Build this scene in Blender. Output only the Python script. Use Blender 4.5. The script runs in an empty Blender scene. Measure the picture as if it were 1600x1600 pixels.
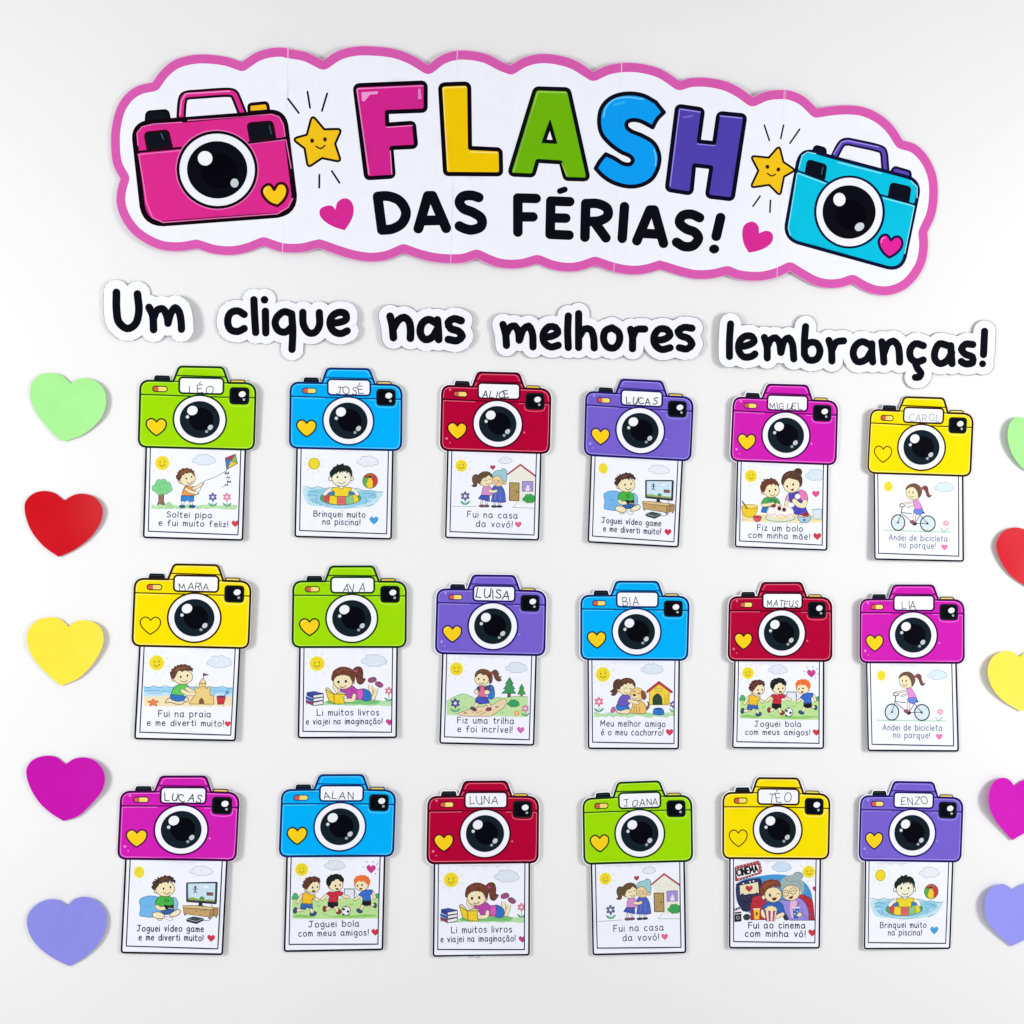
import bpy, math, random
import numpy as np
from mathutils import Vector, Euler
from mathutils.geometry import delaunay_2d_cdt

scene = bpy.context.scene
R = math.radians

# ------------------------------------------------------------------ camera
DIST = 1.36                      # metres from lens to wall
YAW, PITCH = R(5.0), R(2.5)      # the phone looks a little right and up
FPX = 1700.0                     # focal length in photograph pixels (1600 wide)
cam_d = bpy.data.cameras.new("camera")
cam = bpy.data.objects.new("camera", cam_d)
scene.collection.objects.link(cam)
cam.location = (0, -DIST, 0)
cam.rotation_euler = (R(90) + PITCH, 0, -YAW)
cam_d.sensor_width = 36
cam_d.lens = 36 * FPX / 1600
cam_d.clip_start = 0.01
cam_d.clip_end = 100
scene.camera = cam

# ------------------------------------------------------------------ light
world = bpy.data.worlds.new("World")
scene.world = world
world.use_nodes = True
bgn = world.node_tree.nodes["Background"]
bgn.inputs[0].default_value = (0.98, 0.985, 1.0, 1)
bgn.inputs[1].default_value = 0.60


def area(name, loc, target, size, size_y, power, col):
    d = bpy.data.lights.new(name, 'AREA')
    d.shape = 'RECTANGLE'
    d.size, d.size_y, d.energy, d.color = size, size_y, power, col
    o = bpy.data.objects.new(name, d)
    scene.collection.objects.link(o)
    o.location = loc
    o.rotation_euler = (Vector(target) - Vector(loc)).to_track_quat('-Z', 'Y').to_euler()
    return o


area("softbox_left", (-1.30, -1.10, 0.10), (-0.25, 0, 0.0), 0.40, 0.55, 13.8, (1, 0.992, 0.985))
area("softbox_right", (1.50, -1.10, 0.10), (0.40, 0, 0.0), 0.40, 0.55, 14.0, (1, 0.992, 0.985))

scene.view_settings.view_transform = 'Standard'
scene.view_settings.look = 'None'
scene.view_settings.exposure = 0.0
scene.view_settings.gamma = 1.0

# ------------------------------------------------------------------ materials
ALB = 0.93
_m = {}


def lin(c):
    return c / 12.92 if c <= 0.04045 else ((c + 0.055) / 1.055) ** 2.4


def hexcol(h):
    h = h.lstrip('#')
    if len(h) == 3:
        h = ''.join(a + a for a in h)
    return [lin(int(h[i:i + 2], 16) / 255) * ALB for i in (0, 2, 4)]


def ink(h, kind='ink'):
    """printed ink on paper: kind 'ink' = laser print, 'pencil' = crayon drawing grain, 'paper' = plain card"""
    key = (h, kind)
    if key in _m:
        return _m[key]
    m = bpy.data.materials.new(kind + '_' + h.strip('#'))
    m.use_nodes = True
    nt = m.node_tree
    b = nt.nodes['Principled BSDF']
    c = hexcol(h)
    geo = nt.nodes.new('ShaderNodeNewGeometry')
    nz = nt.nodes.new('ShaderNodeTexNoise')
    nz.inputs['Scale'].default_value = {'ink': 60, 'card': 60, 'pencil': 620, 'paper': 900}[kind]
    nz.inputs['Detail'].default_value = 3
    nt.links.new(geo.outputs['Position'], nz.inputs['Vector'])
    ramp = nt.nodes.new('ShaderNodeMapRange')
    ramp.inputs['From Min'].default_value = 0.35
    ramp.inputs['From Max'].default_value = 0.70
    nt.links.new(nz.outputs['Fac'], ramp.inputs['Value'])
    mix = nt.nodes.new('ShaderNodeMix')
    mix.data_type = 'RGBA'
    lum = 0.3 * c[0] + 0.5 * c[1] + 0.2 * c[2]
    if kind == 'pencil':
        t = 0.06 if lum > 0.02 else 0.02
        c2 = [x + (0.82 - x) * t for x in c]
        c1 = [x * 0.86 for x in c]
    else:
        t = 0.015
        c2 = [min(1, x * (1 + t)) for x in c]
        c1 = [x * (1 - t) for x in c]
    mix.inputs['A'].default_value = (*c1, 1)
    mix.inputs['B'].default_value = (*c2, 1)
    nt.links.new(ramp.outputs[0], mix.inputs['Factor'])
    nt.links.new(mix.outputs['Result'], b.inputs['Base Color'])
    b.inputs['Roughness'].default_value = 0.36 if kind == 'card' else 0.55
    b.inputs['Specular IOR Level'].default_value = 0.07 if kind == 'card' else 0.02
    n2 = nt.nodes.new('ShaderNodeTexNoise')
    n2.inputs['Scale'].default_value = 1500
    nt.links.new(geo.outputs['Position'], n2.inputs['Vector'])
    bp = nt.nodes.new('ShaderNodeBump')
    bp.inputs['Strength'].default_value = 0.06
    bp.inputs['Distance'].default_value = 0.0002
    nt.links.new(n2.outputs['Fac'], bp.inputs['Height'])
    nt.links.new(bp.outputs[0], b.inputs['Normal'])
    _m[key] = m
    return m


# ------------------------------------------------------------------ wall
def wall_mat():
    m = bpy.data.materials.new('white_wall_paint')
    m.use_nodes = True
    nt = m.node_tree
    b = nt.nodes['Principled BSDF']
    tc = nt.nodes.new('ShaderNodeNewGeometry')
    n = nt.nodes.new('ShaderNodeTexNoise')
    n.inputs['Scale'].default_value = 4
    n.inputs['Detail'].default_value = 5
    nt.links.new(tc.outputs['Position'], n.inputs['Vector'])
    r = nt.nodes.new('ShaderNodeValToRGB')
    r.color_ramp.elements[0].position = 0.3
    r.color_ramp.elements[0].color = (0.785, 0.783, 0.785, 1)
    r.color_ramp.elements[1].position = 0.7
    r.color_ramp.elements[1].color = (0.797, 0.795, 0.799, 1)
    nt.links.new(n.outputs['Fac'], r.inputs[0])
    nt.links.new(r.outputs[0], b.inputs['Base Color'])
    b.inputs['Roughness'].default_value = 0.55
    b.inputs['Specular IOR Level'].default_value = 0.15
    n2 = nt.nodes.new('ShaderNodeTexNoise')
    n2.inputs['Scale'].default_value = 160
    n2.inputs['Detail'].default_value = 4
    nt.links.new(tc.outputs['Position'], n2.inputs['Vector'])
    bp = nt.nodes.new('ShaderNodeBump')
    bp.inputs['Strength'].default_value = 0.05
    bp.inputs['Distance'].default_value = 0.0006
    nt.links.new(n2.outputs['Fac'], bp.inputs['Height'])
    nt.links.new(bp.outputs[0], b.inputs['Normal'])
    return m


me = bpy.data.meshes.new('wall')
W = 3.2
me.from_pydata([(-W, 0, -W), (W, 0, -W), (W, 0, W), (-W, 0, W),
                (-W, .1, -W), (W, .1, -W), (W, .1, W), (-W, .1, W)], [],
               [(0, 1, 2, 3), (5, 4, 7, 6), (4, 5, 1, 0), (3, 2, 6, 7), (4, 0, 3, 7), (1, 5, 6, 2)])
me.materials.append(wall_mat())
wall = bpy.data.objects.new('wall', me)
scene.collection.objects.link(wall)
wall['kind'] = 'structure'


def unproject(p, lift=0.0):
    """photograph pixel -> point on the wall (x, z)"""
    p = np.asarray(p, float)
    x = (p[..., 0] - 800) / FPX
    z = -(p[..., 1] - 800) / FPX
    c, s = math.cos(PITCH), math.sin(PITCH)
    y2 = c - s * z
    z2 = s + c * z
    c, s = math.cos(YAW), math.sin(YAW)
    x3 = c * x + s * y2
    y3 = -s * x + c * y2
    return np.stack([x3 / y3, z2 / y3], -1) * (DIST - lift)


# ------------------------------------------------------------------ drawing engine
def crom(P, step, closed=False):
    """centripetal Catmull-Rom through P"""
    P = np.asarray(P, float)
    n = len(P)
    if n < 3:
        return P
    if closed:
        Q = np.vstack([P[-1], P, P[0], P[1]])
    else:
        Q = np.vstack([2 * P[0] - P[1], P, 2 * P[-1] - P[-2]])
    out = []
    for i in range(1, len(Q) - 2):
        p0, p1, p2, p3 = Q[i - 1:i + 3]
        d = [max(np.linalg.norm(b - a), 1e-4) ** .5 for a, b in ((p0, p1), (p1, p2), (p2, p3))]
        t1 = d[0]; t2 = t1 + d[1]; t3 = t2 + d[2]
        k = int(min(9, max(2, math.ceil(np.linalg.norm(p2 - p1) / step))))
        for j in range(k):
            t = t1 + (t2 - t1) * j / k
            A1 = p0 + (p1 - p0) * t / t1
            A2 = p1 + (p2 - p1) * (t - t1) / (t2 - t1)
            A3 = p2 + (p3 - p2) * (t - t2) / (t3 - t2)
            B1 = A1 + (A2 - A1) * t / t2
            B2 = A2 + (A3 - A2) * (t - t1) / (t3 - t1)
            out.append(B1 + (B2 - B1) * (t - t1) / (t2 - t1))
    if not closed:
        out.append(P[-1])
    return np.array(out)


def parse(s):
    """'x y x y / x y' -> points, corner flags ('/' after a point marks a corner)"""
    pts, cor, buf = [], [], []
    for t in s.split():
        if t == '/':
            cor[-1] = True
            continue
        buf.append(float(t))
        if len(buf) == 2:
            pts.append(buf); cor.append(False); buf = []
    return np.array(pts), cor


def smooth(s, step, closed):
    P, cor = parse(s)
    idx = [i for i, c in enumerate(cor) if c]
    if not idx:
        return crom(P, step, closed)
    if closed:
        P = np.vstack([P[idx[0]:], P[:idx[0]], P[idx[0]][None]])
        cor = cor[idx[0]:] + cor[:idx[0]] + [True]
        idx = [i for i, c in enumerate(cor) if c]
    else:
        idx = sorted(set([0] + idx + [len(P) - 1]))
    out = []
    for a, b in zip(idx[:-1], idx[1:]):
        out.append(crom(P[a:b + 1], step)[:-1])
    if not closed:
        out.append(P[-1][None])
    return np.vstack(out)


def rpoly(s):
    """'x y r x y r' -> polygon with rounded corners"""
    v = np.array(list(map(float, s.split()))).reshape(-1, 3)
    n = len(v)
    out = []
    for i in range(n):
        p, r = v[i, :2], v[i, 2]
        if r <= 0:
            out.append(p); continue
        a, b = v[i - 1, :2], v[(i + 1) % n, :2]
        u = (a - p) / np.linalg.norm(a - p)
        w = (b - p) / np.linalg.norm(b - p)
        ang = math.acos(max(-1, min(1, float(u @ w))))
        d = min(r / math.tan(ang / 2), np.linalg.norm(a - p) * .48, np.linalg.norm(b - p) * .48)
        k = 6
        for j in range(k + 1):
            t = j / k
            out.append((1 - t) ** 2 * (p + u * d) + 2 * t * (1 - t) * (p * .86 + .07 * (2 * p + (u + w) * d) ) + t * t * (p + w * d))
    return np.array(out)


def ell(cx, cy, rx, ry, rot=0, n=None):
    n = n or int(min(48, max(8, max(rx, ry) * .30 + 8)))
    t = np.linspace(0, 2 * math.pi, n, endpoint=False)
    x, y = rx * np.cos(t), ry * np.sin(t)
    c, s = math.cos(R(rot)), math.sin(R(rot))
    return np.stack([cx + c * x - s * y, cy + s * x + c * y], -1)


CLOUD = [(-.64, .12, .36, .42), (-.30, -.38, .36, .55), (.14, -.48, .36, .50), (.52, -.18, .36, .48),
         (.28, .42, .40, .46), (-.22, .46, .40, .46), (.68, .2, .32, .4), (0, 0, .62, .5)]
HEART = "0 -.45 / -.28 -.8 -.68 -.8 -.98 -.42 -.9 .05 -.5 .5 0 .95 / .5 .5 .9 .05 .98 -.42 .68 -.8 .28 -.8"

GL = {
 'a': ".78 .8 .45 1 .1 .8 0 .42 .15 .05 .42 0 .68 .2 .78 .6;.78 .95 .8 .15 .92 .02",
 'b': "0 1.5 0 .02;0 .7 .3 1 .65 .9 .8 .5 .65 .08 .3 0 0 .25",
 'c': ".7 .85 .4 1 .1 .8 0 .45 .15 .08 .42 0 .72 .12",
 'd': ".75 .75 .42 1 .1 .8 0 .42 .15 .05 .42 0 .68 .2 .78 .6;.78 1.5 .8 0",
 'e': ".05 .5 .75 .58 / .62 .92 .35 1 .08 .75 .02 .4 .2 .05 .48 0 .75 .15",
 'f': ".65 1.4 .45 1.52 .25 1.35 .22 .8 .2 0;0 .9 .55 .95",
 'g': ".75 .8 .42 1 .1 .8 0 .5 .15 .15 .42 .1 .68 .3 .76 .6;.78 .98 .8 .2 .72 -.35 .4 -.55 .1 -.4",
 'h': "0 1.5 0 0;0 .6 .3 .98 .6 .9 .68 .5 .7 0",
 'i': "0 .97 0 0;0 1.36 .01 1.38", 'í': "0 .97 0 0;-.02 1.3 .16 1.55",
 'j': ".3 .97 .3 0 .2 -.4 -.05 -.45;.3 1.36 .31 1.38",
 'l': "0 1.5 0 0",
 'm': "0 1 0 0;0 .6 .2 .97 .4 .9 .48 .5 .48 0;.48 .55 .7 .98 .92 .88 .98 .5 1 0",
 'n': "0 1 0 0;0 .6 .3 .98 .6 .9 .68 .5 .7 0",
 'o': ".4 1 .08 .82 0 .45 .15 .08 .42 0 .7 .12 .82 .5 .7 .88 .4 1",
 'p': "0 1 0 -.55;0 .7 .3 1 .65 .9 .8 .5 .65 .1 .3 0 0 .2",
 'q': ".75 .8 .42 1 .1 .8 0 .42 .15 .05 .42 0 .68 .2 .76 .6;.78 .98 .8 -.5 .98 -.38",
 'r': "0 1 0 0;0 .55 .2 .9 .5 .95",
 's': ".6 .88 .35 1 .1 .9 .08 .68 .35 .52 .6 .35 .58 .1 .3 0 0 .12",
 't': ".25 1.4 .25 .2 .4 0 .55 .05;0 .97 .55 1",
 'u': "0 1 .02 .35 .2 .02 .45 .02 .68 .35;.7 1 .72 0",
 'v': "0 1 .32 0;.32 0 .65 1", 'z': "0 .95 .6 .97;.6 .97 0 .03;0 .03 .65 .03",
 '!': ".05 1.5 0 .42;0 .03 .01 .02",
}
GL['ã'] = GL['a'] + ";.1 1.3 .28 1.42 .48 1.28 .68 1.4"
GL['á'] = GL['a'] + ";.35 1.28 .58 1.52"
GL['é'] = GL['e'] + ";.35 1.28 .58 1.52"
GL['ó'] = GL['o'] + ";.35 1.28 .58 1.52"
GL['ç'] = GL['c'] + ";.4 0 .5 -.18 .38 -.34 .2 -.34"
GC = {
 'A': "0 0 .4 1;.4 1 .8 0;.12 .35 .68 .35",
 'B': "0 0 0 1;0 1 .45 1 .6 .78 .4 .55 0 .52;.3 .53 .65 .45 .7 .2 .4 0 0 0",
 'C': ".75 .85 .45 1 .1 .8 0 .5 .12 .15 .45 0 .78 .15", 'D': "0 0 0 1;0 1 .45 .95 .7 .5 .45 .05 0 0",
 'E': "0 0 0 1;0 1 .6 1;0 .52 .5 .52;0 0 .62 0", 'F': "0 0 0 1;0 1 .6 1;0 .52 .5 .52",
 'G': ".75 .85 .45 1 .1 .8 0 .5 .12 .15 .45 0 .78 .2;.45 .45 .8 .45", 'I': "0 0 0 1",
 'J': ".1 1 .75 1;.45 1 .45 .25 .3 0 0 .12", 'L': "0 1 0 0;0 0 .6 0",
 'M': "0 0 .05 1;.05 1 .4 .3;.4 .3 .78 1;.78 1 .85 0", 'N': "0 0 0 1;0 1 .65 0;.65 0 .65 1",
 'O': ".4 1 .08 .82 0 .45 .15 .08 .42 0 .7 .12 .82 .5 .7 .88 .4 1",
 'R': "0 0 0 1;0 1 .45 1 .6 .75 .4 .5 0 .48;.3 .48 .65 0",
 'S': ".6 .88 .35 1 .1 .9 .08 .68 .35 .52 .6 .35 .58 .1 .3 0 0 .12",
 'T': "0 1 .75 1;.38 1 .38 0", 'U': "0 1 0 .35 .2 0 .5 0 .68 .3;.7 1 .7 0",
 'V': "0 1 .35 0;.35 0 .7 1", 'Z': "0 1 .6 1;.6 1 0 0;0 0 .65 0",
}
GC['É'] = GC['E'] + ";.2 1.2 .4 1.4"


def glyph_width(g):
    return max(max(map(float, s.replace('/', ' ').split()[0::2])) for s in g.split(';'))


OLW = 1.18


class Art:
    """a stack of flat shapes; the topmost shape owns each spot of the print"""

    def __init__(s):
        s.items = []
        s.part = 'paper'
        s.kind = 'ink'
        s.clip = None
        s.frame(0, 0, 1)
        s.map = None
        s.rnd = random.Random(5)

    def frame(s, ox, oy, sc):
        s.ox, s.oy, s.sc = ox, oy, sc

    def tr(s, P):
        P = np.asarray(P, float) / s.sc + (s.ox, s.oy)
        return s.map(P) if s.map is not None else P

    def poly(s, col, P):
        s.items.append(('f', s.tr(P), 0, ink(col, s.kind), s.part, s.clip))

    def line(s, col, w, P):
        if s.kind == 'pencil':
            w = w * 1.2
        s.items.append(('l', s.tr(P), w / 2 / s.sc, ink(col, s.kind), s.part, s.clip))

    def heart(s, col, cx, cy, r, ol=None, w=0):
        P = smooth(HEART, .35, True) * r + (cx, cy)
        s.poly(col, P)
        if ol:
            s.line(ol, w, np.vstack([P, P[:1]]))

    def text(s, col, w, xh, x0, y0, x1, y1, txt, caps=False, jit=0):
        if caps:
            track, space = .32, .6
        else:
            track, space = .46, .92
        seq, x = [], 0
        for ch in txt:
            if ch == ' ':
                x += space; continue
            if ch in GL and not caps:
                g, h = GL[ch], 1
            else:
                g, h = GC[ch], (1 if caps else 1.42)
            wd = glyph_width(g)
            kx = h * .95 if not caps else 1
            seq.append((g, x, h, kx))
            x += wd * kx + track
        tot = x - track
        L = math.hypot(x1 - x0, y1 - y0)
        u = np.array([x1 - x0, y1 - y0]) / L
        v = np.array([u[1], -u[0]])
        for g, gx, h, kx in seq:
            jx, jy, js = s.rnd.uniform(-jit, jit), s.rnd.uniform(-jit, jit), 1 + s.rnd.uniform(-jit, jit) * .6
            SH = np.array([[1, s.rnd.uniform(-jit, jit) * 1.2], [s.rnd.uniform(-jit, jit) * 2.2, 1]])
            for st in g.split(';'):
                P, cor = parse(st)
                if len(P) > 2:
                    P = smooth(st, .34, False)
                P = P * (kx, h * js)
                P = P @ SH if caps else P
                if caps and jit:
                    P = P + np.array([s.rnd.uniform(-jit, jit) * .25, s.rnd.uniform(-jit, jit) * .3])
                X = (P[:, 0] + gx + jx) / tot * L
                Y = (P[:, 1] + jy) * xh
                s.line(col, w, np.array([x0, y0]) + X[:, None] * u + Y[:, None] * v)

    def blob(s, col, ol, lw, cx, cy, w, h):
        for dx, dy, rx, ry in CLOUD:
            s.poly(ol, ell(cx + dx * w / 2, cy + dy * h / 2, rx * w / 2 + lw / 2, ry * h / 2 + lw / 2))
        for dx, dy, rx, ry in CLOUD:
            s.poly(col, ell(cx + dx * w / 2, cy + dy * h / 2, rx * w / 2 - lw / 2, ry * h / 2 - lw / 2))

    def run(s, src, base):
        """tiny drawing language; one shape per line"""
        for ln in src.strip().split('\n'):
            ln = ln.strip()
            if not ln:
                continue
            if ln[0] == '@':
                s.part = base[:-1] if ln[1:].strip() == 'body' else base + ln[1:].strip(); continue
            op, rest = ln.split(None, 1)
            txt = None
            if '|' in rest:
                rest, txt = rest.split('|', 1)
            a = rest.split()
            a = [COL.get(t, t) for t in a]
            st = 14
            if op == 'F':
                s.poly(a[0], smooth(' '.join(a[1:]), st, True))
            elif op == 'P':
                s.poly(a[0], parse(' '.join(a[1:]))[0])
            elif op in 'GQ':
                P = smooth(' '.join(a[3:]), st, True) if op == 'G' else parse(' '.join(a[3:]))[0]
                s.poly(a[0], P)
                s.line(a[1], float(a[2]) * OLW, np.vstack([P, P[:1]]))
            elif op == 'K':
                P = rpoly(' '.join(a[3:]))
                s.poly(a[0], P)
                if float(a[2]) > 0:
                    s.line(a[1], float(a[2]) * OLW, np.vstack([P, P[:1]]))
            elif op == 'L':
                s.line(a[0], float(a[1]), smooth(' '.join(a[2:]), st, False))
            elif op == 'l':
                s.line(a[0], float(a[1]), parse(' '.join(a[2:]))[0])
            elif op == 'A':   # limb with outline
                P = smooth(' '.join(a[3:]), st, False)
                w = float(a[2])
                s.line(a[1], w + 12, P); s.line(a[0], w, P)
            elif op == 'E':
                s.poly(a[0], ell(*map(float, a[1:])))
            elif op == 'O':
                v = list(map(float, a[2:]))
                s.poly(a[0], ell(*v[1:]))
                P = ell(*v[1:]); s.line(a[1], v[0], np.vstack([P, P[:1]]))
            elif op == 'R':
                v = list(map(float, a[1:]))
                P = ell(*v[1:]); s.line(a[0], v[0], np.vstack([P, P[:1]]))
            elif op == 'H':
                s.heart(a[0], *map(float, a[1:4]))
            elif op == 'B':
                s.blob(a[0], a[1], *map(float, a[2:]))
            elif op == 'C':
                s.part = base + 'cloud'
                s.blob(a[0], '#a9b6c8', 8, *map(float, a[1:]))
            elif op == 'S':
                s.part = base + 'sun'
                cx, cy, r, face = map(float, a)
                for k in range(9):
                    t = k * 2 * math.pi / 9 + .3
                    c_, s_ = math.cos(t), math.sin(t)
                    s.line('#dfdcc4', 8, [(cx + c_ * r * 1.4, cy + s_ * r * 1.4), (cx + c_ * r * 1.82, cy + s_ * r * 1.82)])
                s.poly('#f8f3bc', ell(cx, cy, r * 1.13, r * 1.13))
                s.poly('#f4dd12', ell(cx, cy, r, r))
                if face:
                    s.poly('#7d6a18', ell(cx - .33 * r, cy - .12 * r, .1 * r, .12 * r))
                    s.poly('#7d6a18', ell(cx + .33 * r, cy - .2 * r, .1 * r, .12 * r))
                    s.line('#8d7818', .09 * r, smooth("%g %g %g %g %g %g" % (cx - .4 * r, cy + .28 * r, cx + .03 * r, cy + .5 * r, cx + .42 * r, cy + .2 * r), 14, False))
            elif op == 'W':
                s.part = base + 'flower'
                cx, cy, r, by = map(float, a[1:])
                if by > 0:
                    s.line('#4f9a70', 8, [(cx, cy), (cx, by)])
                    s.poly('#58a67c', smooth("%g %g %g %g %g %g %g %g" % (cx, by, cx - r * .6, by - r * .1, cx - r * 1.1, by - r * .8, cx - r * .35, by - r * .5), 14, True))
                    s.poly('#58a67c', smooth("%g %g %g %g %g %g %g %g" % (cx, by, cx + r * .6, by - r * .1, cx + r * 1.1, by - r * .8, cx + r * .35, by - r * .5), 14, True))
                for k in range(6):
                    t = k * math.pi / 3 + .5
                    s.poly(a[0], ell(cx + math.cos(t) * r * .62, cy + math.sin(t) * r * .62, r * .4, r * .3, math.degrees(t)))
                s.poly('#f3eef4', ell(cx, cy, r * .3, r * .3))
            elif op == 'Y':
                s.part = base + 'grass'
                x0, x1, y, h = map(float, a)
                rn = random.Random(int(x0 + y))
                n = max(6, int((x1 - x0) / 60))
                top = [(x0 + (x1 - x0) * i / n, y - h * .3 + rn.uniform(-.25, .25) * h) for i in range(n + 1)]
                bot = [(x0 + (x1 - x0) * i / n, y + h * .5 + rn.uniform(-.2, .2) * h) for i in range(n, -1, -1)]
                s.poly('#bfe4b3', top + bot)
                for i in range(int((x1 - x0) / 22)):
                    x = rn.uniform(x0, x1); yy = y + rn.uniform(-.3, .45) * h; d = rn.uniform(10, 26)
                    s.line(rn.choice(['#86cc8c', '#6fbf78', '#a4dba0']), 6, [(x, yy), (x + d, yy - d * rn.uniform(.3, 1))])
            elif op == 'T':
                s.part = base + 'caption'
                v = list(map(float, a[1:]))
                s.text(a[0], v[0] * 1.1, v[1] * .84, *v[2:6], txt, jit=.03)
            elif op == 'N':
                v = list(map(float, a[1:]))
                s.text(a[0], v[0], v[1], *v[2:6], txt, caps=True)


def offset_loops(P, r):
    """outline loops of a round stroke; also returns nothing else"""
    P = np.asarray(P, float)
    keep = [0]
    for i in range(1, len(P)):
        if np.linalg.norm(P[i] - P[keep[-1]]) > 1e-3:
            keep.append(i)
    P = P[keep]
    if len(P) < 2:
        return [ell(P[0][0], P[0][1], r, r, n=10)]
    closed = np.linalg.norm(P[0] - P[-1]) < 1e-2 and len(P) > 3
    d = P[1:] - P[:-1]
    d /= np.linalg.norm(d, axis=1)[:, None]
    cuts = [0] + [i for i in range(1, len(P) - 1) if d[i - 1] @ d[i] < .80] + [len(P) - 1]
    ncap = int(min(8, max(3, math.ceil(r * 1.6))))
    loops = []
    full = closed and len(cuts) == 2 and d[-1] @ d[0] > .80
    if full:
        dd = np.vstack([d, d[:1]])
        nrm = np.stack([-dd[:, 1], dd[:, 0]], -1)
        nn = nrm[:-1] + np.roll(nrm[:-1], 1, axis=0)
        nn /= np.linalg.norm(nn, axis=1)[:, None]
        Q = P[:-1]
        return [Q + nn * r, Q - nn * r]
    for a, b in zip(cuts[:-1], cuts[1:]):
        Q = P[a:b + 1]
        e = d[a:b]
        nr = np.stack([-e[:, 1], e[:, 0]], -1)
        vn = np.vstack([nr[:1], (nr[:-1] + nr[1:]), nr[-1:]])
        vn /= np.linalg.norm(vn, axis=1)[:, None]
        left, right = Q + vn * r, Q - vn * r
        def arc(c, n0):
            t0 = math.atan2(n0[1], n0[0])
            return [c + r * np.array([math.cos(t0 - math.pi * j / (ncap + 1)), math.sin(t0 - math.pi * j / (ncap + 1))]) for j in range(1, ncap + 1)]
        loops.append(np.array(list(left) + arc(Q[-1], vn[-1]) + list(right[::-1]) + arc(Q[0], -vn[0])))
    return loops


def inside(T, P):
    x, y = T[:, 0][:, None], T[:, 1][:, None]
    x0, y0 = P[:, 0][None], P[:, 1][None]
    x1, y1 = np.roll(P[:, 0], -1)[None], np.roll(P[:, 1], -1)[None]
    up = (y0 <= y) & (y1 > y)
    dn = (y0 > y) & (y1 <= y)
    cr = (x1 - x0) * (y - y0) - (x - x0) * (y1 - y0)
    return ((up & (cr > 0)).sum(1) - (dn & (cr < 0)).sum(1)) != 0


def near(T, P, r):
    if len(P) == 1:
        return ((T - P[0]) ** 2).sum(1) < r * r
    a = P[:-1][None]
    d = (P[1:] - P[:-1])[None]
    L = (d ** 2).sum(-1)
    L = np.where(L < 1e-12, 1, L)
    v = T[:, None] - a
    t = np.clip((v * d).sum(-1) / L, 0, 1)
    q = v - d * t[..., None]
    return ((q ** 2).sum(-1).min(1)) < r * r * 1.0004


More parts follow.
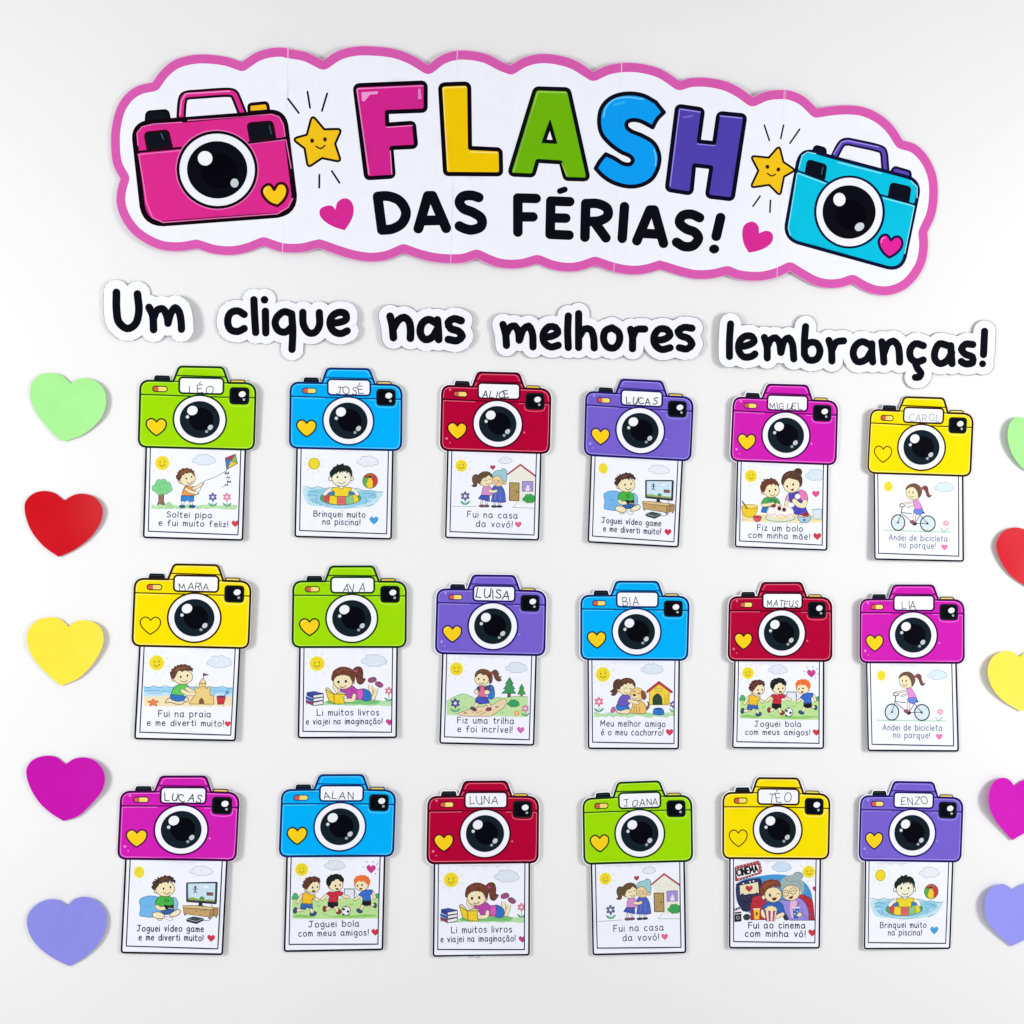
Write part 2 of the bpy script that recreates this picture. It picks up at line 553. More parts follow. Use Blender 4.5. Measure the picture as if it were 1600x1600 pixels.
def build_thing(name, art, spacing, place, depth, label, cat, group=None, part_labels={}, thick=0.0002, fast=False):
    """partition the drawing, put it on the wall and link thing > part > sub-part"""
    items = art.items
    allp = np.vstack([i[1] for i in items if i[4] == 'paper'] or [i[1] for i in items])
    cen = (allp.min(0) + allp.max(0)) / 2
    V, E = [], []
    def ring(P, closed=True):
        k = len(V)
        n = len(P)
        V.extend(Vector((float(a), float(b))) for a, b in (np.asarray(P) - cen))
        E.extend((k + i, k + i + 1) for i in range(n - 1))
        if closed:
            E.append((k + n - 1, k))
    for it in items:
        if it[0] == 'f':
            ring(it[1])
        else:
            for lp in offset_loops(it[1], it[2]):
                ring(lp)
    lo, hi = allp.min(0) - cen, allp.max(0) - cen
    gx = np.arange(lo[0] + spacing * .37, hi[0], spacing)
    gy = np.arange(lo[1] + spacing * .41, hi[1], spacing)
    for i, x in enumerate(gx):
        for y in gy:
            V.append(Vector((float(x), float(y + (spacing / 2 if i % 2 else 0)))))
    res = delaunay_2d_cdt(V, E, [], 0, 1e-4)
    vs = np.array([(v.x, v.y) for v in res[0]]) + cen
    fs = np.array([f for f in res[2] if len(f) == 3], int)
    T = vs[fs].mean(1)
    owner = np.full(len(fs), -1)
    clipc = {}
    for k in range(len(items) - 1, -1, -1):
        kind, P, r, m, part, clip = items[k]
        a, b = P.min(0) - r, P.max(0) + r
        c = np.nonzero((owner < 0) & (T[:, 0] > a[0]) & (T[:, 0] < b[0]) & (T[:, 1] > a[1]) & (T[:, 1] < b[1]))[0]
        for q in range(0, len(c), 20000):
            cc = c[q:q + 20000]
            ok = inside(T[cc], P) if kind == 'f' else near(T[cc], P, r)
            if clip is not None and ok.any():
                ok = ok & inside(T[cc], clip)
            owner[cc[ok]] = k
    # drop degenerate triangles
    A = vs[fs]
    ar = (A[:, 1, 0] - A[:, 0, 0]) * (A[:, 2, 1] - A[:, 0, 1]) - (A[:, 2, 0] - A[:, 0, 0]) * (A[:, 1, 1] - A[:, 0, 1])
    good = (owner >= 0) & (np.abs(ar) > 1e-9)
    fs, owner, ar = fs[good], owner[good], ar[good]
    flip = ar > 0      # image y runs down: make faces look at the camera (-y)
    fs[flip] = fs[flip][:, ::-1]
    # places in the world
    XZ = place(vs)
    D = depth(vs, XZ)
    base = place(cen[None])[0]
    pos = np.stack([XZ[:, 0] - base[0], -D, XZ[:, 1] - base[1]], -1)
    root = bpy.data.objects.new(name, None)
    root.empty_display_size = .02
    scene.collection.objects.link(root)
    root.location = (base[0], 0, base[1])
    root['label'] = label
    root['category'] = cat
    if group:
        root['group'] = group
    groups = {}
    for k, it in enumerate(items):
        groups.setdefault(it[4], []).append(k)
    # side walls of the sheet
    e = np.vstack([fs[:, [0, 1]], fs[:, [1, 2]], fs[:, [2, 0]]])
    fo = np.tile(np.arange(len(fs)), 3)
    es = np.sort(e, 1)
    key = es[:, 0].astype(np.int64) * (len(vs) + 1) + es[:, 1]
    _, inv, cnt = np.unique(key, return_inverse=True, return_counts=True)
    bd = cnt[inv] == 1
    be = e[bd]
    made = {}
    def emit(nm, parent, F, mi, mats, walls=None):
        used, F2 = np.unique(F, return_inverse=True)
        F2 = F2.reshape(F.shape)
        co = pos[used]
        me = bpy.data.meshes.new(nm)
        nq = 0
        loops = F2.ravel()
        sizes = np.full(len(F2), 3)
        mi = list(mi)
        if walls is not None and len(walls):
            wu, W2 = np.unique(walls, return_inverse=True)
            W2 = W2.reshape(walls.shape) + len(co)
            f_ = pos[wu].copy(); b_ = f_.copy(); b_[:, 1] += thick
            n0 = len(wu)
            co = np.vstack([co, f_, b_])
            quads = np.stack([W2[:, 1], W2[:, 0], W2[:, 0] + n0, W2[:, 1] + n0], -1)
            loops = np.concatenate([loops, quads.ravel()])
            sizes = np.concatenate([sizes, np.full(len(quads), 4)])
            mats = mats + [ink('#dfe1ea', 'paper')]
            mi += [len(mats) - 1] * len(quads)
        me.vertices.add(len(co)); me.vertices.foreach_set('co', co.astype(np.float32).ravel())
        me.loops.add(len(loops)); me.loops.foreach_set('vertex_index', loops.astype(np.int32))
        me.polygons.add(len(sizes))
        starts = np.concatenate([[0], np.cumsum(sizes)[:-1]])
        me.polygons.foreach_set('loop_start', starts.astype(np.int32))
        for m in mats:
            me.materials.append(m)
        me.polygons.foreach_set('material_index', np.array(mi, np.int32))
        sm = np.ones(len(sizes), bool); sm[sizes == 4] = False
        me.update(calc_edges=True)
        me.polygons.foreach_set('use_smooth', sm)
        me.validate()
        o = bpy.data.objects.new(nm, me)
        scene.collection.objects.link(o)
        o.parent = parent
        return o
    order = sorted(groups, key=lambda g: g.count('/'))
    for g in order:
        ks = groups[g]
        sel = np.isin(owner, ks)
        if not sel.any():
            continue
        F = fs[sel]
        mats, idx = [], {}
        mi = []
        lut = {}
        for k in ks:
            m = items[k][3]
            if m.name not in idx:
                idx[m.name] = len(mats); mats.append(m)
            lut[k] = idx[m.name]
        mi = [lut[k] for k in owner[sel]]
        segs = g.split('/')
        if len(segs) == 1:
            par = root
        else:
            par = made[segs[0]]
        o = emit(segs[-1], par, F, mi, mats, be if g == 'paper' else None)
        made[g] = o
        if g in part_labels:
            o['label'] = part_labels[g]
    return root
COL = {'sk': '#f7e9bf', 'so': '#665430', 'bk': '#16181c', 'tx': '#2c3345', 'wt': '#f1f2f6'}

PIC = {}
PIC['kite'] = (0, 225, 695, """
S 278 282 105 1
C #e4eefa 930 232 370 180
@tree
Q #8e6f52 #5f4936 8 225 720 300 720 300 880 320 935 200 935 222 880
B #7fd58c #55a873 8 275 660 320 260
L #5cb872 8 170 640 200 610 240 630
L #5cb872 8 280 600 320 590 350 630
L #5cb872 8 210 720 250 690 290 710
Y 110 1460 965 75
F #a9dc9e 320 985 335 920 380 888 430 920 480 985
@boy
A wt so 26 605 880 600 940
A wt so 26 720 880 735 940
O #1d5f93 #143f63 6 590 962 48 24
O #1d5f93 #143f63 6 745 962 50 24
Q #1e86d8 #1a5a9a 8 575 795 770 800 770 880 690 885 668 845 650 880 570 875
G #f49a4a #8a5a20 8 640 640 / 715 655 790 645 / 795 700 785 790 / 585 792 / 600 715
A sk so 34 770 680 850 645 905 605
A sk so 34 650 690 730 735 825 752
O sk so 8 560 575 28 28
O sk so 8 672 520 124 116
P #65391f 490 475 520 455 505 440 540 410 530 395 575 385 590 360 640 368 660 350 690 368 740 372 745 390 780 410 780 440 795 480 775 485 740 440 700 432 660 452 640 440 620 465 590 480 575 520 550 562 530 560 500 530 490 500
P #85522e 560 420 620 390 690 390 740 410 700 415 650 425 600 450 570 480
E bk 655 525 13 15
E bk 738 497 12 14
L #5c4420 9 665 585 705 608 755 570
L #7c5f34 6 630 490 655 480
@kite
L #7a7a80 8 800 790 850 740 890 660 940 570 1060 520 1170 470 1290 395
P #2d6fc0 1265 205 1355 250 1290 385
P #c2304a 1265 205 1425 145 1365 255
P #7cc35a 1425 145 1460 290 1365 255
P #f2cc2a 1365 255 1460 290 1290 385
l #4c4f58 9 1265 205 1425 145 1460 290 1290 385 1265 205
l #4c4f58 6 1425 145 1290 385
l #4c4f58 6 1265 205 1460 290
L #555961 6 1290 390 1290 440 1312 510 1320 575 1288 622 1210 662
P #3c3f46 1258 420 1292 440 1325 418 1325 462 1292 445 1258 468
P #85888f 1285 488 1310 508 1340 488 1340 528 1310 512 1285 530
P #3c3f46 1290 555 1322 574 1358 556 1355 600 1322 580 1296 600
P #3c3f46 1258 610 1288 622 1300 602 1315 650 1288 632 1262 640
W #5560a8 1070 815 68 960
W #e98ca4 1295 815 68 960
T tx 11 70 350 1128 1055 1142 |Soltei pipa
T tx 11 70 225 1258 1310 1285 |e fui muito feliz!
@heart
H #d8344e 1425 1232 58
""")
PIC['pool'] = (1, 460, 695, """
S 305 292 85 0
R #a8951c 8 305 292 85 85
C #eef1fb 1145 255 345 175
@water
F #c4e8f6 130 690 350 660 560 680 760 720 960 690 1200 715 1380 740 1330 850 1230 940 960 985 720 1000 480 970 220 930 150 820
F #93d0ea 220 720 500 700 700 800 1000 720 1280 750 1250 850 1050 930 720 960 400 930 230 850
L #6b8796 7 130 655 200 655 270 680 360 650 450 680 550 665
L #6b8796 7 910 690 980 680 1100 720 1180 705 1300 738 1390 730
L #4f9cc0 7 190 790 280 780 350 800
L #4f9cc0 7 200 730 300 725 380 745
L #4f9cc0 7 270 850 290 890 340 915
L #4f9cc0 7 330 830 350 900 430 945
L #4f9cc0 7 1080 800 1130 860 1100 930
L #4f9cc0 7 1150 810 1220 790 1300 820
L #4f9cc0 7 1060 760 1160 760 1260 775
L #3f8cb8 8 1140 965 1220 930
L #4f9cc0 7 480 960 720 985 960 962
L #ddf3fb 8 240 820 300 815
L #ddf3fb 8 1150 860 1240 850
L #ddf3fb 8 560 965 760 970
@swim_ring
O #4ba25a #2c6a3c 8 720 830 318 108
P #d0434f 452 800 500 765 560 780 548 850 525 908 455 872
P #f6d81e 555 795 660 800 665 932 540 908
P #e06a66 665 800 795 800 800 936 665 932
P #86cc88 800 795 905 785 925 915 806 932
P #f6d81e 905 775 972 785 1003 868 930 915
R #5a5a48 6 720 830 318 108
R #c83c48 6 730 870 36 24
L #5a5a48 6 548 800 540 860 528 905
L #5a5a48 6 665 800 663 930
L #5a5a48 6 800 800 805 930
L #5a5a48 6 905 790 928 915
@boy
A #f5f3ea #5a6470 44 610 690 530 715 470 765
A #f5f3ea #5a6470 44 860 690 940 715 982 768
G #f5d91a #6b6420 7 600 665 / 690 652 / 735 688 775 652 / 870 665 / 892 702 848 730 / 842 802 / 625 802 / 620 730 / 578 702
Q #2f80be #2a5a80 6 545 735 612 735 615 785 530 780
Q #2f80be #2a5a80 6 850 735 928 735 940 775 845 785
O #f6f2da #3a4038 8 560 525 28 36
O #f6f2da #3a4038 8 893 522 26 36
O #f6f2da #3a4038 8 732 522 150 124
P #14241c 548 470 545 440 560 400 590 375 600 350 655 322 660 295 700 310 740 290 772 288 765 312 830 318 875 350 900 410 905 470 890 505 870 450 840 420 800 440 815 400 770 425 780 398 740 440 745 408 700 450 700 415 670 430 645 470 640 445 600 480 585 525 565 500
E bk 670 503 15 18
E bk 793 503 15 18
L #4a4a40 8 685 582 735 606 792 580
L #8a7a60 5 725 540 738 548
@beach_ball
E #56ac4c 1182 560 118 118
P #f4d41e 1155 520 1205 520 1232 600 1215 668 1150 670 1122 620
F #c8382f 1200 510 1270 475 1300 560 1280 630 1228 660 1222 570
F #b5623a 1080 500 1130 455 1200 443 1260 470 1190 500
F #a03a2a 1095 495 1140 480 1170 500 1120 520
E bk 1180 497 24 14
R #6b5636 8 1182 560 118 118
T tx 11 72 300 1118 1100 1136 |Brinquei muito
T tx 11 72 440 1240 1025 1256 |na piscina!
@heart
H #3e9fe0 1243 1180 70
""")
PIC['gran'] = (2, 695, 700, """
S 260 275 88 1
C #e9f0fb 950 190 215 115
@house
P #f1efe2 1010 400 1185 262 1425 440 1425 880 1000 830
L #a83a50 24 985 405 / 1185 258 / 1425 442
L #c86a7c 8 985 395 / 1185 246 / 1425 428
Q #b89a5c #5a4a28 10 1015 540 1165 545 1160 820 1010 815
l #8f7440 6 1035 600 1120 570
l #8f7440 6 1035 680 1120 640
l #8f7440 6 1035 760 1120 720
E #4a3a20 1125 682 14 14
Q #a995da #7a6ab0 8 1215 520 1380 520 1375 675 1212 672
F #efe9f6 1262 662 1280 610 1300 570 1330 660
@bush
B #2fa64a #1f7a34 6 1325 790 220 150
@ground_line
L #9bb0a0 8 120 910 500 912
L #9bb0a0 8 1055 925 1400 940
L #a8aec0 6 1150 840 1070 915
W #5a6690 320 750 74 885
@girl
A wt so 20 580 830 575 885
A wt so 20 650 835 655 885
O #7a4a6a #4a3048 6 585 905 52 20
O #7a4a6a #4a3048 6 655 905 42 20
F #5e4a30 525 420 470 408 430 450 428 520 445 565 415 585 450 610 500 600 512 540 500 480
G #d993d4 #7a4a7c 7 610 605 700 600 740 640 725 740 / 575 732 / 588 660
Q #3a51b8 #28357c 7 565 735 700 745 700 835 525 790
O sk so 7 565 545 25 28
O sk so 7 645 500 104 100
F #5e4728 510 540 505 450 545 395 610 363 690 368 740 408 758 465 / 720 452 690 425 640 462 600 470 575 510 560 545 540 560
L #5a4a30 7 620 512 640 496 662 508
L #5a4a30 7 688 492 706 480 724 490
L #8a4a3a 8 640 555 672 568 706 548
@grandmother
A wt so 20 785 850 780 900
A wt so 20 855 850 858 900
O #2b3050 #181c30 6 772 912 45 17
O #2b3050 #181c30 6 855 912 45 17
G #4a5fc0 #2a3680 7 760 600 890 600 935 680 955 840 / 890 850 800 842 725 838 / 745 740
L #8796e0 6 800 700 790 800
L #8796e0 6 860 700 880 810
O #f1d5a2 #7d6030 7 940 540 24 30
O #f1d5a2 #7d6030 7 832 512 92 86
G #9ccfd6 #5f8a92 7 745 440 770 375 850 345 885 352 / 892 325 935 322 970 355 968 400 / 975 470 955 525 920 510 890 470 820 430 765 438
R #7a5a20 6 805 520 32 26
R #7a5a20 6 868 522 30 26
L #8a4a3a 7 785 568 825 575
A sk so 32 700 668 760 680 805 668
H #b0304a 752 300 42
T tx 11 76 355 1078 1135 1100 |Fui na casa
T tx 11 76 495 1225 1055 1243 |da vovó!
@heart
H #e46a8c 1150 1195 52
""")
PIC['cake'] = (4, 1150, 720, """
S 238 235 92 1
C #dcebf8 1255 220 320 190
@table
P #f8e4a8 85 828 1375 848 1375 975 85 955
P #fbefc8 85 930 1375 950 1375 975 85 955
@boy
Q #1f74c0 #16508a 7 415 735 515 715 515 812 400 802
G #45ae4c #256a38 8 460 580 520 568 600 568 660 590 700 660 660 700 560 712 420 715 405 660
F #2a8a58 505 600 610 590 665 660 560 650
A sk so 40 425 690 500 688 590 668
A sk so 34 650 680 705 700
O sk so 8 430 492 28 30
O sk so 8 562 455 128 116
P #6a2f1a 385 430 380 385 400 370 405 330 440 310 440 280 480 285 510 270 520 285 560 258 580 275 630 285 640 305 670 325 665 340 690 362 682 405 650 372 620 385 600 352 560 385 550 365 510 382 490 400 462 470 430 500 400 480
E bk 533 470 14 18
E bk 628 450 14 18
L #6a4420 9 545 532 582 546 622 520
@mother
G #e9a6d8 #8a4a80 7 845 500 800 560 785 620 835 625 875 540
A sk so 40 805 635 795 700 830 735
G #3e3fc0 #25267a 7 885 700 1100 730 / 1145 835 / 950 835 900 800
G #4b3fb0 #2a2570 7 850 500 930 490 1000 480 1040 570 1040 640 1000 690 900 700 850 620
G #f07cc0 #9a3a80 8 1000 455 1090 478 1130 560 1130 622 / 1035 612 1005 520
A sk so 62 1088 640 1070 695 1000 690 925 625
E #fbfbfd 975 555 42 42
E #fbfbfd 872 690 52 36
O #4b2414 #2e160c 8 980 175 62 60
E #542c18 885 300 165 150
O sk so 8 1012 358 28 40
O sk so 8 880 378 128 118
F #542c18 718 345 735 240 800 180 880 150 960 160 1030 230 1050 320 1030 395 1000 415 / 1000 330 960 300 900 285 820 262 / 790 300 765 350 750 385
L #7a4a2c 8 780 240 850 190 940 190
E bk 812 398 15 18
E bk 905 368 15 18
F #5a201a 870 452 915 428 905 465 885 470
@mixing_bowl
G #f3cf1e #a8861a 8 95 705 340 705 335 780 290 860 200 880 120 850 95 790
O #f7de6a #a8861a 8 216 712 128 32
L #8a5a34 22 98 635 172 742
@red_bowl
G #d8506a #8a2a40 6 275 870 405 870 380 940 300 940
E #b83250 340 872 64 18
@cake
O #dfe9d2 #7f9c82 10 702 888 236 62
G #fcf7f3 #d3b8b4 7 500 855 510 760 580 718 700 700 830 718 900 760 908 855 800 885 600 885
F #f6e2b8 520 870 600 868 800 868 890 868 800 905 600 905
L #d89a9c 9 505 822 560 852 610 830 660 862 720 835 780 865 840 840 900 835
O #8a2a3c #5a1826 6 600 702 34 26
O #5b2a22 #3a1812 6 690 742 28 32
O #5b2a22 #3a1812 6 765 762 28 30
@berry_bowl
E #a8283c 1095 838 66 34
E #7a1c2c 1120 820 26 18
G #a9d5ea #55839c 8 975 862 1080 885 1185 862 1145 950 1080 965 1015 950
H #3a3a9a 1080 925 22
@glass
Q #dcebf4 #9ab5c5 8 1205 762 1350 757 1340 912 1225 907
L #9ab5c5 8 1195 760 1275 750 1355 757
@heart
H #e04c8c 1258 515 58
@heart_rays
l #c8a0b8 6 1210 440 1200 410
l #c8a0b8 6 1295 440 1305 405
@heart.001
H #d22e4a 1278 1180 62
T tx 11 72 340 1085 1050 1103 |Fiz um bolo
T tx 11 72 200 1198 1160 1230 |com minha mãe!
""")
PIC['bike'] = (5, 1360, 735, """
@sun
E #f9f4b8 288 250 78 86
E #f6e21a 288 250 64 74
C #def0fa 1165 260 305 155
@ground_line
L #b4dfc2 16 200 932 600 946 1000 960 1270 962
L #8fcba4 7 380 938 560 946
@bicycle
E #dff0f6 440 815 104 118
E #dff0f6 912 830 112 116
l #b4c2cc 5 360 760 520 870
l #b4c2cc 5 360 870 520 760
l #b4c2cc 5 440 715 440 915
l #b4c2cc 5 345 815 535 815
l #b4c2cc 5 830 770 990 890
l #b4c2cc 5 830 890 990 770
l #b4c2cc 5 912 725 912 935
R #2b3a40 17 440 815 108 122
R #2b3a40 17 912 830 115 120
l #46597c 11 440 815 500 650
l #46597c 11 490 655 660 675
l #46597c 11 510 680 690 825
l #46597c 11 705 830 910 826
l #46597c 11 910 828 800 700
l #46597c 11 705 830 800 690
L #2a2f38 13 495 655 508 572 / 472 555 480 525 520 515
L #2a2f38 13 508 572 560 550
E #2c2430 705 832 38 30
E #2a3440 440 815 16 16
E #2a3440 905 828 18 18
@girl
A #f6efd6 so 16 690 490 610 506 530 520
A #f6efd6 so 16 700 540 600 574
A #f4eedc so 32 725 640 704 700 702 790
O #a0507a #5c2848 6 668 805 38 26
E #1a2048 825 657 38 20
G #6a8ae6 #3a55b0 7 700 612 820 590 838 640 795 690 730 680 690 645
G #e896dc #a050a0 7 690 462 740 452 800 530 828 598 / 712 602 / 700 530
F #7a4638 815 272 860 235 910 255 925 330 945 385 / 988 375 / 940 425 900 408 865 320
O sk so 7 690 345 122 112
F #70503c 560 302 590 240 660 203 740 208 800 255 824 330 800 400 760 440 / 752 350 700 270 640 262 590 290
E #c0505c 820 282 18 24
E #4a3a22 620 340 10 16
E #4a3a22 680 342 10 16
L #6a5a30 8 618 395 655 420 692 400
@flower
E #f3b0c4 1195 825 48 46
E #f8d8e0 1195 825 18 18
L #56a880 9 1120 900 1155 965
L #56a880 9 1230 905 1160 965
T #69738a 10 70 290 1086 1215 1110 |Andei de bicicleta
T #69738a 10 70 460 1205 1025 1222 |no parque!
@heart
H #f07cc0 1170 1200 52
""")
PIC['beach'] = (6, 215, 1010, """
S 290 260 112 1
C #e2eefb 1275 245 405 205
@sea
P #9dd3f4 90 635 1485 640 1485 800 90 800
P #c4e6f8 90 720 1485 730 1485 800 90 800
L #4f8cc4 8 90 630 170 648 250 620 330 646 420 618 500 640 560 640
L #4f8cc4 8 820 635 900 640
L #4f8cc4 8 1130 628 1230 646 1320 625 1400 652 1485 650
L #5fa4dc 7 110 690 220 690 330 700
L #5fa4dc 7 350 720 430 710 500 725
L #5fa4dc 7 160 745 260 735 360 750
L #5fa4dc 7 1170 690 1260 700 1340 690
L #5fa4dc 7 1160 730 1230 742
@sand
P #f8e6bc 90 795 500 775 1480 790 1480 925 1000 945 400 940 90 930
E #b8a070 590 925 12 6
E #b8a070 820 930 12 6
E #b8a070 1130 945 12 6
E #b8a070 1345 940 14 6
@starfish
Q #f0843c #b85c20 6 235 820 262 855 325 860 280 890 300 940 240 915 180 940 195 890 145 865 210 855
@castle
Q #f0d284 #94803a 8 800 885 850 820 885 755 890 635 920 628 925 655 955 655 955 580 1062 580 1062 658 1085 655 1088 632 1125 635 1130 762 1180 760 1192 905 820 905
Q #f4e0a8 #94803a 8 958 578 1020 490 1066 576
l #94803a 7 975 655 985 630 1035 630 1040 655
F #7a5a1e 952 902 / 958 840 990 808 1025 840 1038 902 /
l #555 7 1020 490 1020 418
Q #8a4a7a #5a2a58 5 1020 420 1105 445 1020 470
@boy
G #f6e7be so 8 428 885 480 812 560 838 700 838 725 870 690 905 600 905 500 878
G #f6e7be so 8 700 835 760 788 790 840 745 872
G #2272c4 #174a8a 8 520 745 700 775 745 795 700 850 590 858 508 815
G #5ccb5c #2f6a35 8 640 602 760 602 800 652 740 690 705 775 / 515 750 / 540 680 590 622
A sk so 40 765 662 830 700 875 715
A sk so 44 695 700 780 742 872 745
O sk so 8 552 522 28 26
O sk so 8 702 480 152 116
P #5e3620 500 440 492 405 525 385 510 360 560 340 565 310 600 312 615 290 650 295 660 278 700 285 750 275 755 292 820 305 830 330 870 350 852 372 858 405 800 380 770 395 740 378 690 402 650 382 620 402 600 442 580 492 542 522 510 492
P #84522e 560 380 640 330 740 320 800 340 740 350 650 360 600 400
E bk 668 478 14 18
E bk 772 460 14 18
L #5c4420 9 668 540 715 563 772 530
@bucket
L #2f78b8 14 1345 790 1398 715
R #2f78b8 12 1402 715 24 22
Q #d02a3c #7a1826 7 1235 785 1375 792 1342 905 1250 905
E #6a2a50 1305 786 68 18
T tx 11 76 320 1098 1140 1108 |Fui na praia
T tx 11 72 145 1238 1340 1250 |e me diverti muito!
@heart
H #d8344e 1410 1210 50
""")
PIC['books'] = (14, 680, 1345, """
S 250 305 110 1
C #e2eaf8 1120 250 395 205
Y 80 1390 925 85
F #7cc87a 380 920 500 880 800 880 1100 870 1220 900 1180 940 800 955 420 950
L #4fae58 8 420 930 520 910 600 930
L #4fae58 8 860 930 960 900 1060 920
L #4fae58 8 1080 930 1160 890
@book_stack
P #8a3a62 80 880 190 925 190 982 80 932
Q #f2f2f6 #2a2440 8 190 930 345 898 348 955 192 980
P #1f5aa8 78 828 190 868 190 925 78 872
Q #f2f2f6 #2a2440 8 195 868 350 842 348 890 192 915
P #2a3990 92 770 190 812 192 865 92 825
Q #f2f2f6 #2a2440 8 190 815 348 788 345 838 194 858
Q #3346a8 #1f2a66 7 95 770 205 750 350 785 188 812
@girl
A sk so 44 1062 860 1075 760 1064 660
A sk so 44 1110 850 1145 750 1155 690
E #fbfbfd 1070 622 34 32
E #fbfbfd 1160 668 36 32
G #9a4a80 #5c2848 7 1035 545 1130 515 1158 560 1090 600 1035 590
G #9a4a80 #5c2848 7 1142 600 1200 585 1262 642 1222 678 1150 640
G #1f6fc8 #164a8a 8 940 705 1030 728 1082 800 1062 882 940 878
G #b83ca8 #702070 8 600 722 750 660 800 660 860 712 945 712 950 875 / 850 872 780 855 720 855 680 790
F #dc58bc 885 720 942 725 935 865 880 862
A sk so 40 530 600 520 680 560 750
A sk so 44 820 812 800 880 690 890
E #5c2a12 660 470 180 110
G #6a3216 #3e1c0c 7 790 420 850 355 920 362 950 430 948 530 / 992 545 / 962 600 920 632 870 612 850 540 830 470
O sk so 8 800 600 26 32
O sk so 8 646 595 146 116
F #6a3216 472 575 482 460 540 388 620 353 710 358 790 398 832 470 830 560 800 622 / 770 560 745 505 / 700 480 700 505 / 650 470 650 500 / 600 470 600 512 / 560 470 520 530 505 592 /
L #8e4c26 9 560 440 640 400 740 420
O #b04070 #702048 6 842 422 36 24
E bk 577 598 19 24
E bk 690 586 19 24
L #6a4420 10 600 665 640 688 692 655
@open_book
G #dcd9b8 #7a6a10 7 378 712 410 690 460 730 520 790 590 760 680 775 680 800 505 815
Q #f2d21a #7a6a10 8 380 722 505 792 515 945 430 900
Q #f2d21a #7a6a10 8 505 795 682 792 655 860 672 935 672 952 518 950
W #e07a8a 1350 730 66 890
T tx 11 78 255 1138 1195 1122 |Li muitos livros
T tx 11 72 90 1282 1250 1262 |e viajei na imaginação!
@heart
H #c2368c 1362 1230 58
""")
PIC['trail'] = (8, 690, 1020, """
S 235 255 98 1
C #e0eaf8 1170 235 340 178
@hill
F #c2e5a6 80 765 / 150 710 260 660 360 645 450 680 560 718 700 740 850 700 960 700 1080 690 1200 680 1355 688 / 1355 1005 / 80 975 /
L #7aa468 7 80 762 200 688 350 645 450 680 520 712
L #7aa468 7 850 708 920 700
L #7aa468 7 1020 702 1200 680 1350 690
L #6ab070 6 330 840 345 870
L #6ab070 6 375 835 370 865
L #6ab070 6 920 930 935 950
L #6ab070 6 960 925 955 955
@path
G #ecd6b0 #8a7040 6 245 962 400 900 560 855 800 812 930 735 1000 728 1020 775 980 850 880 925 770 998 / 400 998 /
E #a08a70 370 945 28 13
E #a08a70 865 850 28 15
L #b8842e 8 540 950 640 905
L #b8842e 8 600 975 700 925
L #b8842e 8 480 940 560 905
@pine_tree
Q #6a4a2a #45301a 5 1038 630 1080 630 1080 696 1030 696
Q #2e9a58 #1f5a3c 7 1065 388 1125 490 1095 492 1150 570 1112 568 1162 638 945 638 1010 568 970 566 1030 492 1000 490
@pine_tree.001
Q #6a4a2a #45301a 5 1240 645 1266 645 1264 682 1238 682
Q #3fa03e #246a2c 6 1255 490 1290 560 1275 562 1312 650 1190 650 1230 562 1215 560
@bush
B #2b9e5c #1a6a3c 6 1125 795 190 125
W #4a4f9a 215 790 76 930
W #e07aa0 1310 872 60 990
W #f0a030 1175 948 46 0
@girl
G #2478c8 #174a80 8 740 512 800 520 828 600 822 700 770 732 730 700
A #f3e6c8 so 34 565 790 525 840 505 880
A #f3e6c8 so 34 715 795 752 845 742 880
O #5a4850 #3a2a30 6 498 880 52 26 25
O #8a3a50 #50202c 6 738 888 46 28 -12
G #e0709a #904060 7 600 532 690 532 / 705 700 / 560 702 / 590 620
G #5a3f6a #38284a 6 560 540 600 528 592 605 545 600
G #5a3f6a #38284a 6 668 545 740 520 765 600 700 605
O #f6e2c4 so 7 545 612 33 36
O #f6e2c4 so 7 712 622 44 38
G #3f4ec0 #28327c 8 552 702 722 702 / 750 790 / 600 806 / 528 772 /
F #644024 785 300 840 265 890 300 902 370 / 955 375 / 920 400 / 950 432 / 900 456 850 432 815 370
O sk so 8 632 410 112 108
F #644024 520 372 535 310 590 265 660 255 740 280 790 340 802 420 782 482 745 495 / 740 420 700 350 / 640 350 620 325 / 580 340 540 392 /
L #8a6034 8 600 300 680 285 750 320
E #a03040 785 318 22 24
E bk 582 412 13 17
E bk 665 425 13 17
L #6a4a24 9 590 475 625 492 662 470
T tx 11 76 250 1100 1130 1116 |Fiz uma trilha
T tx 11 76 250 1240 1105 1252 |e foi incrível!
@heart
H #d868b8 1237 1210 58
""")
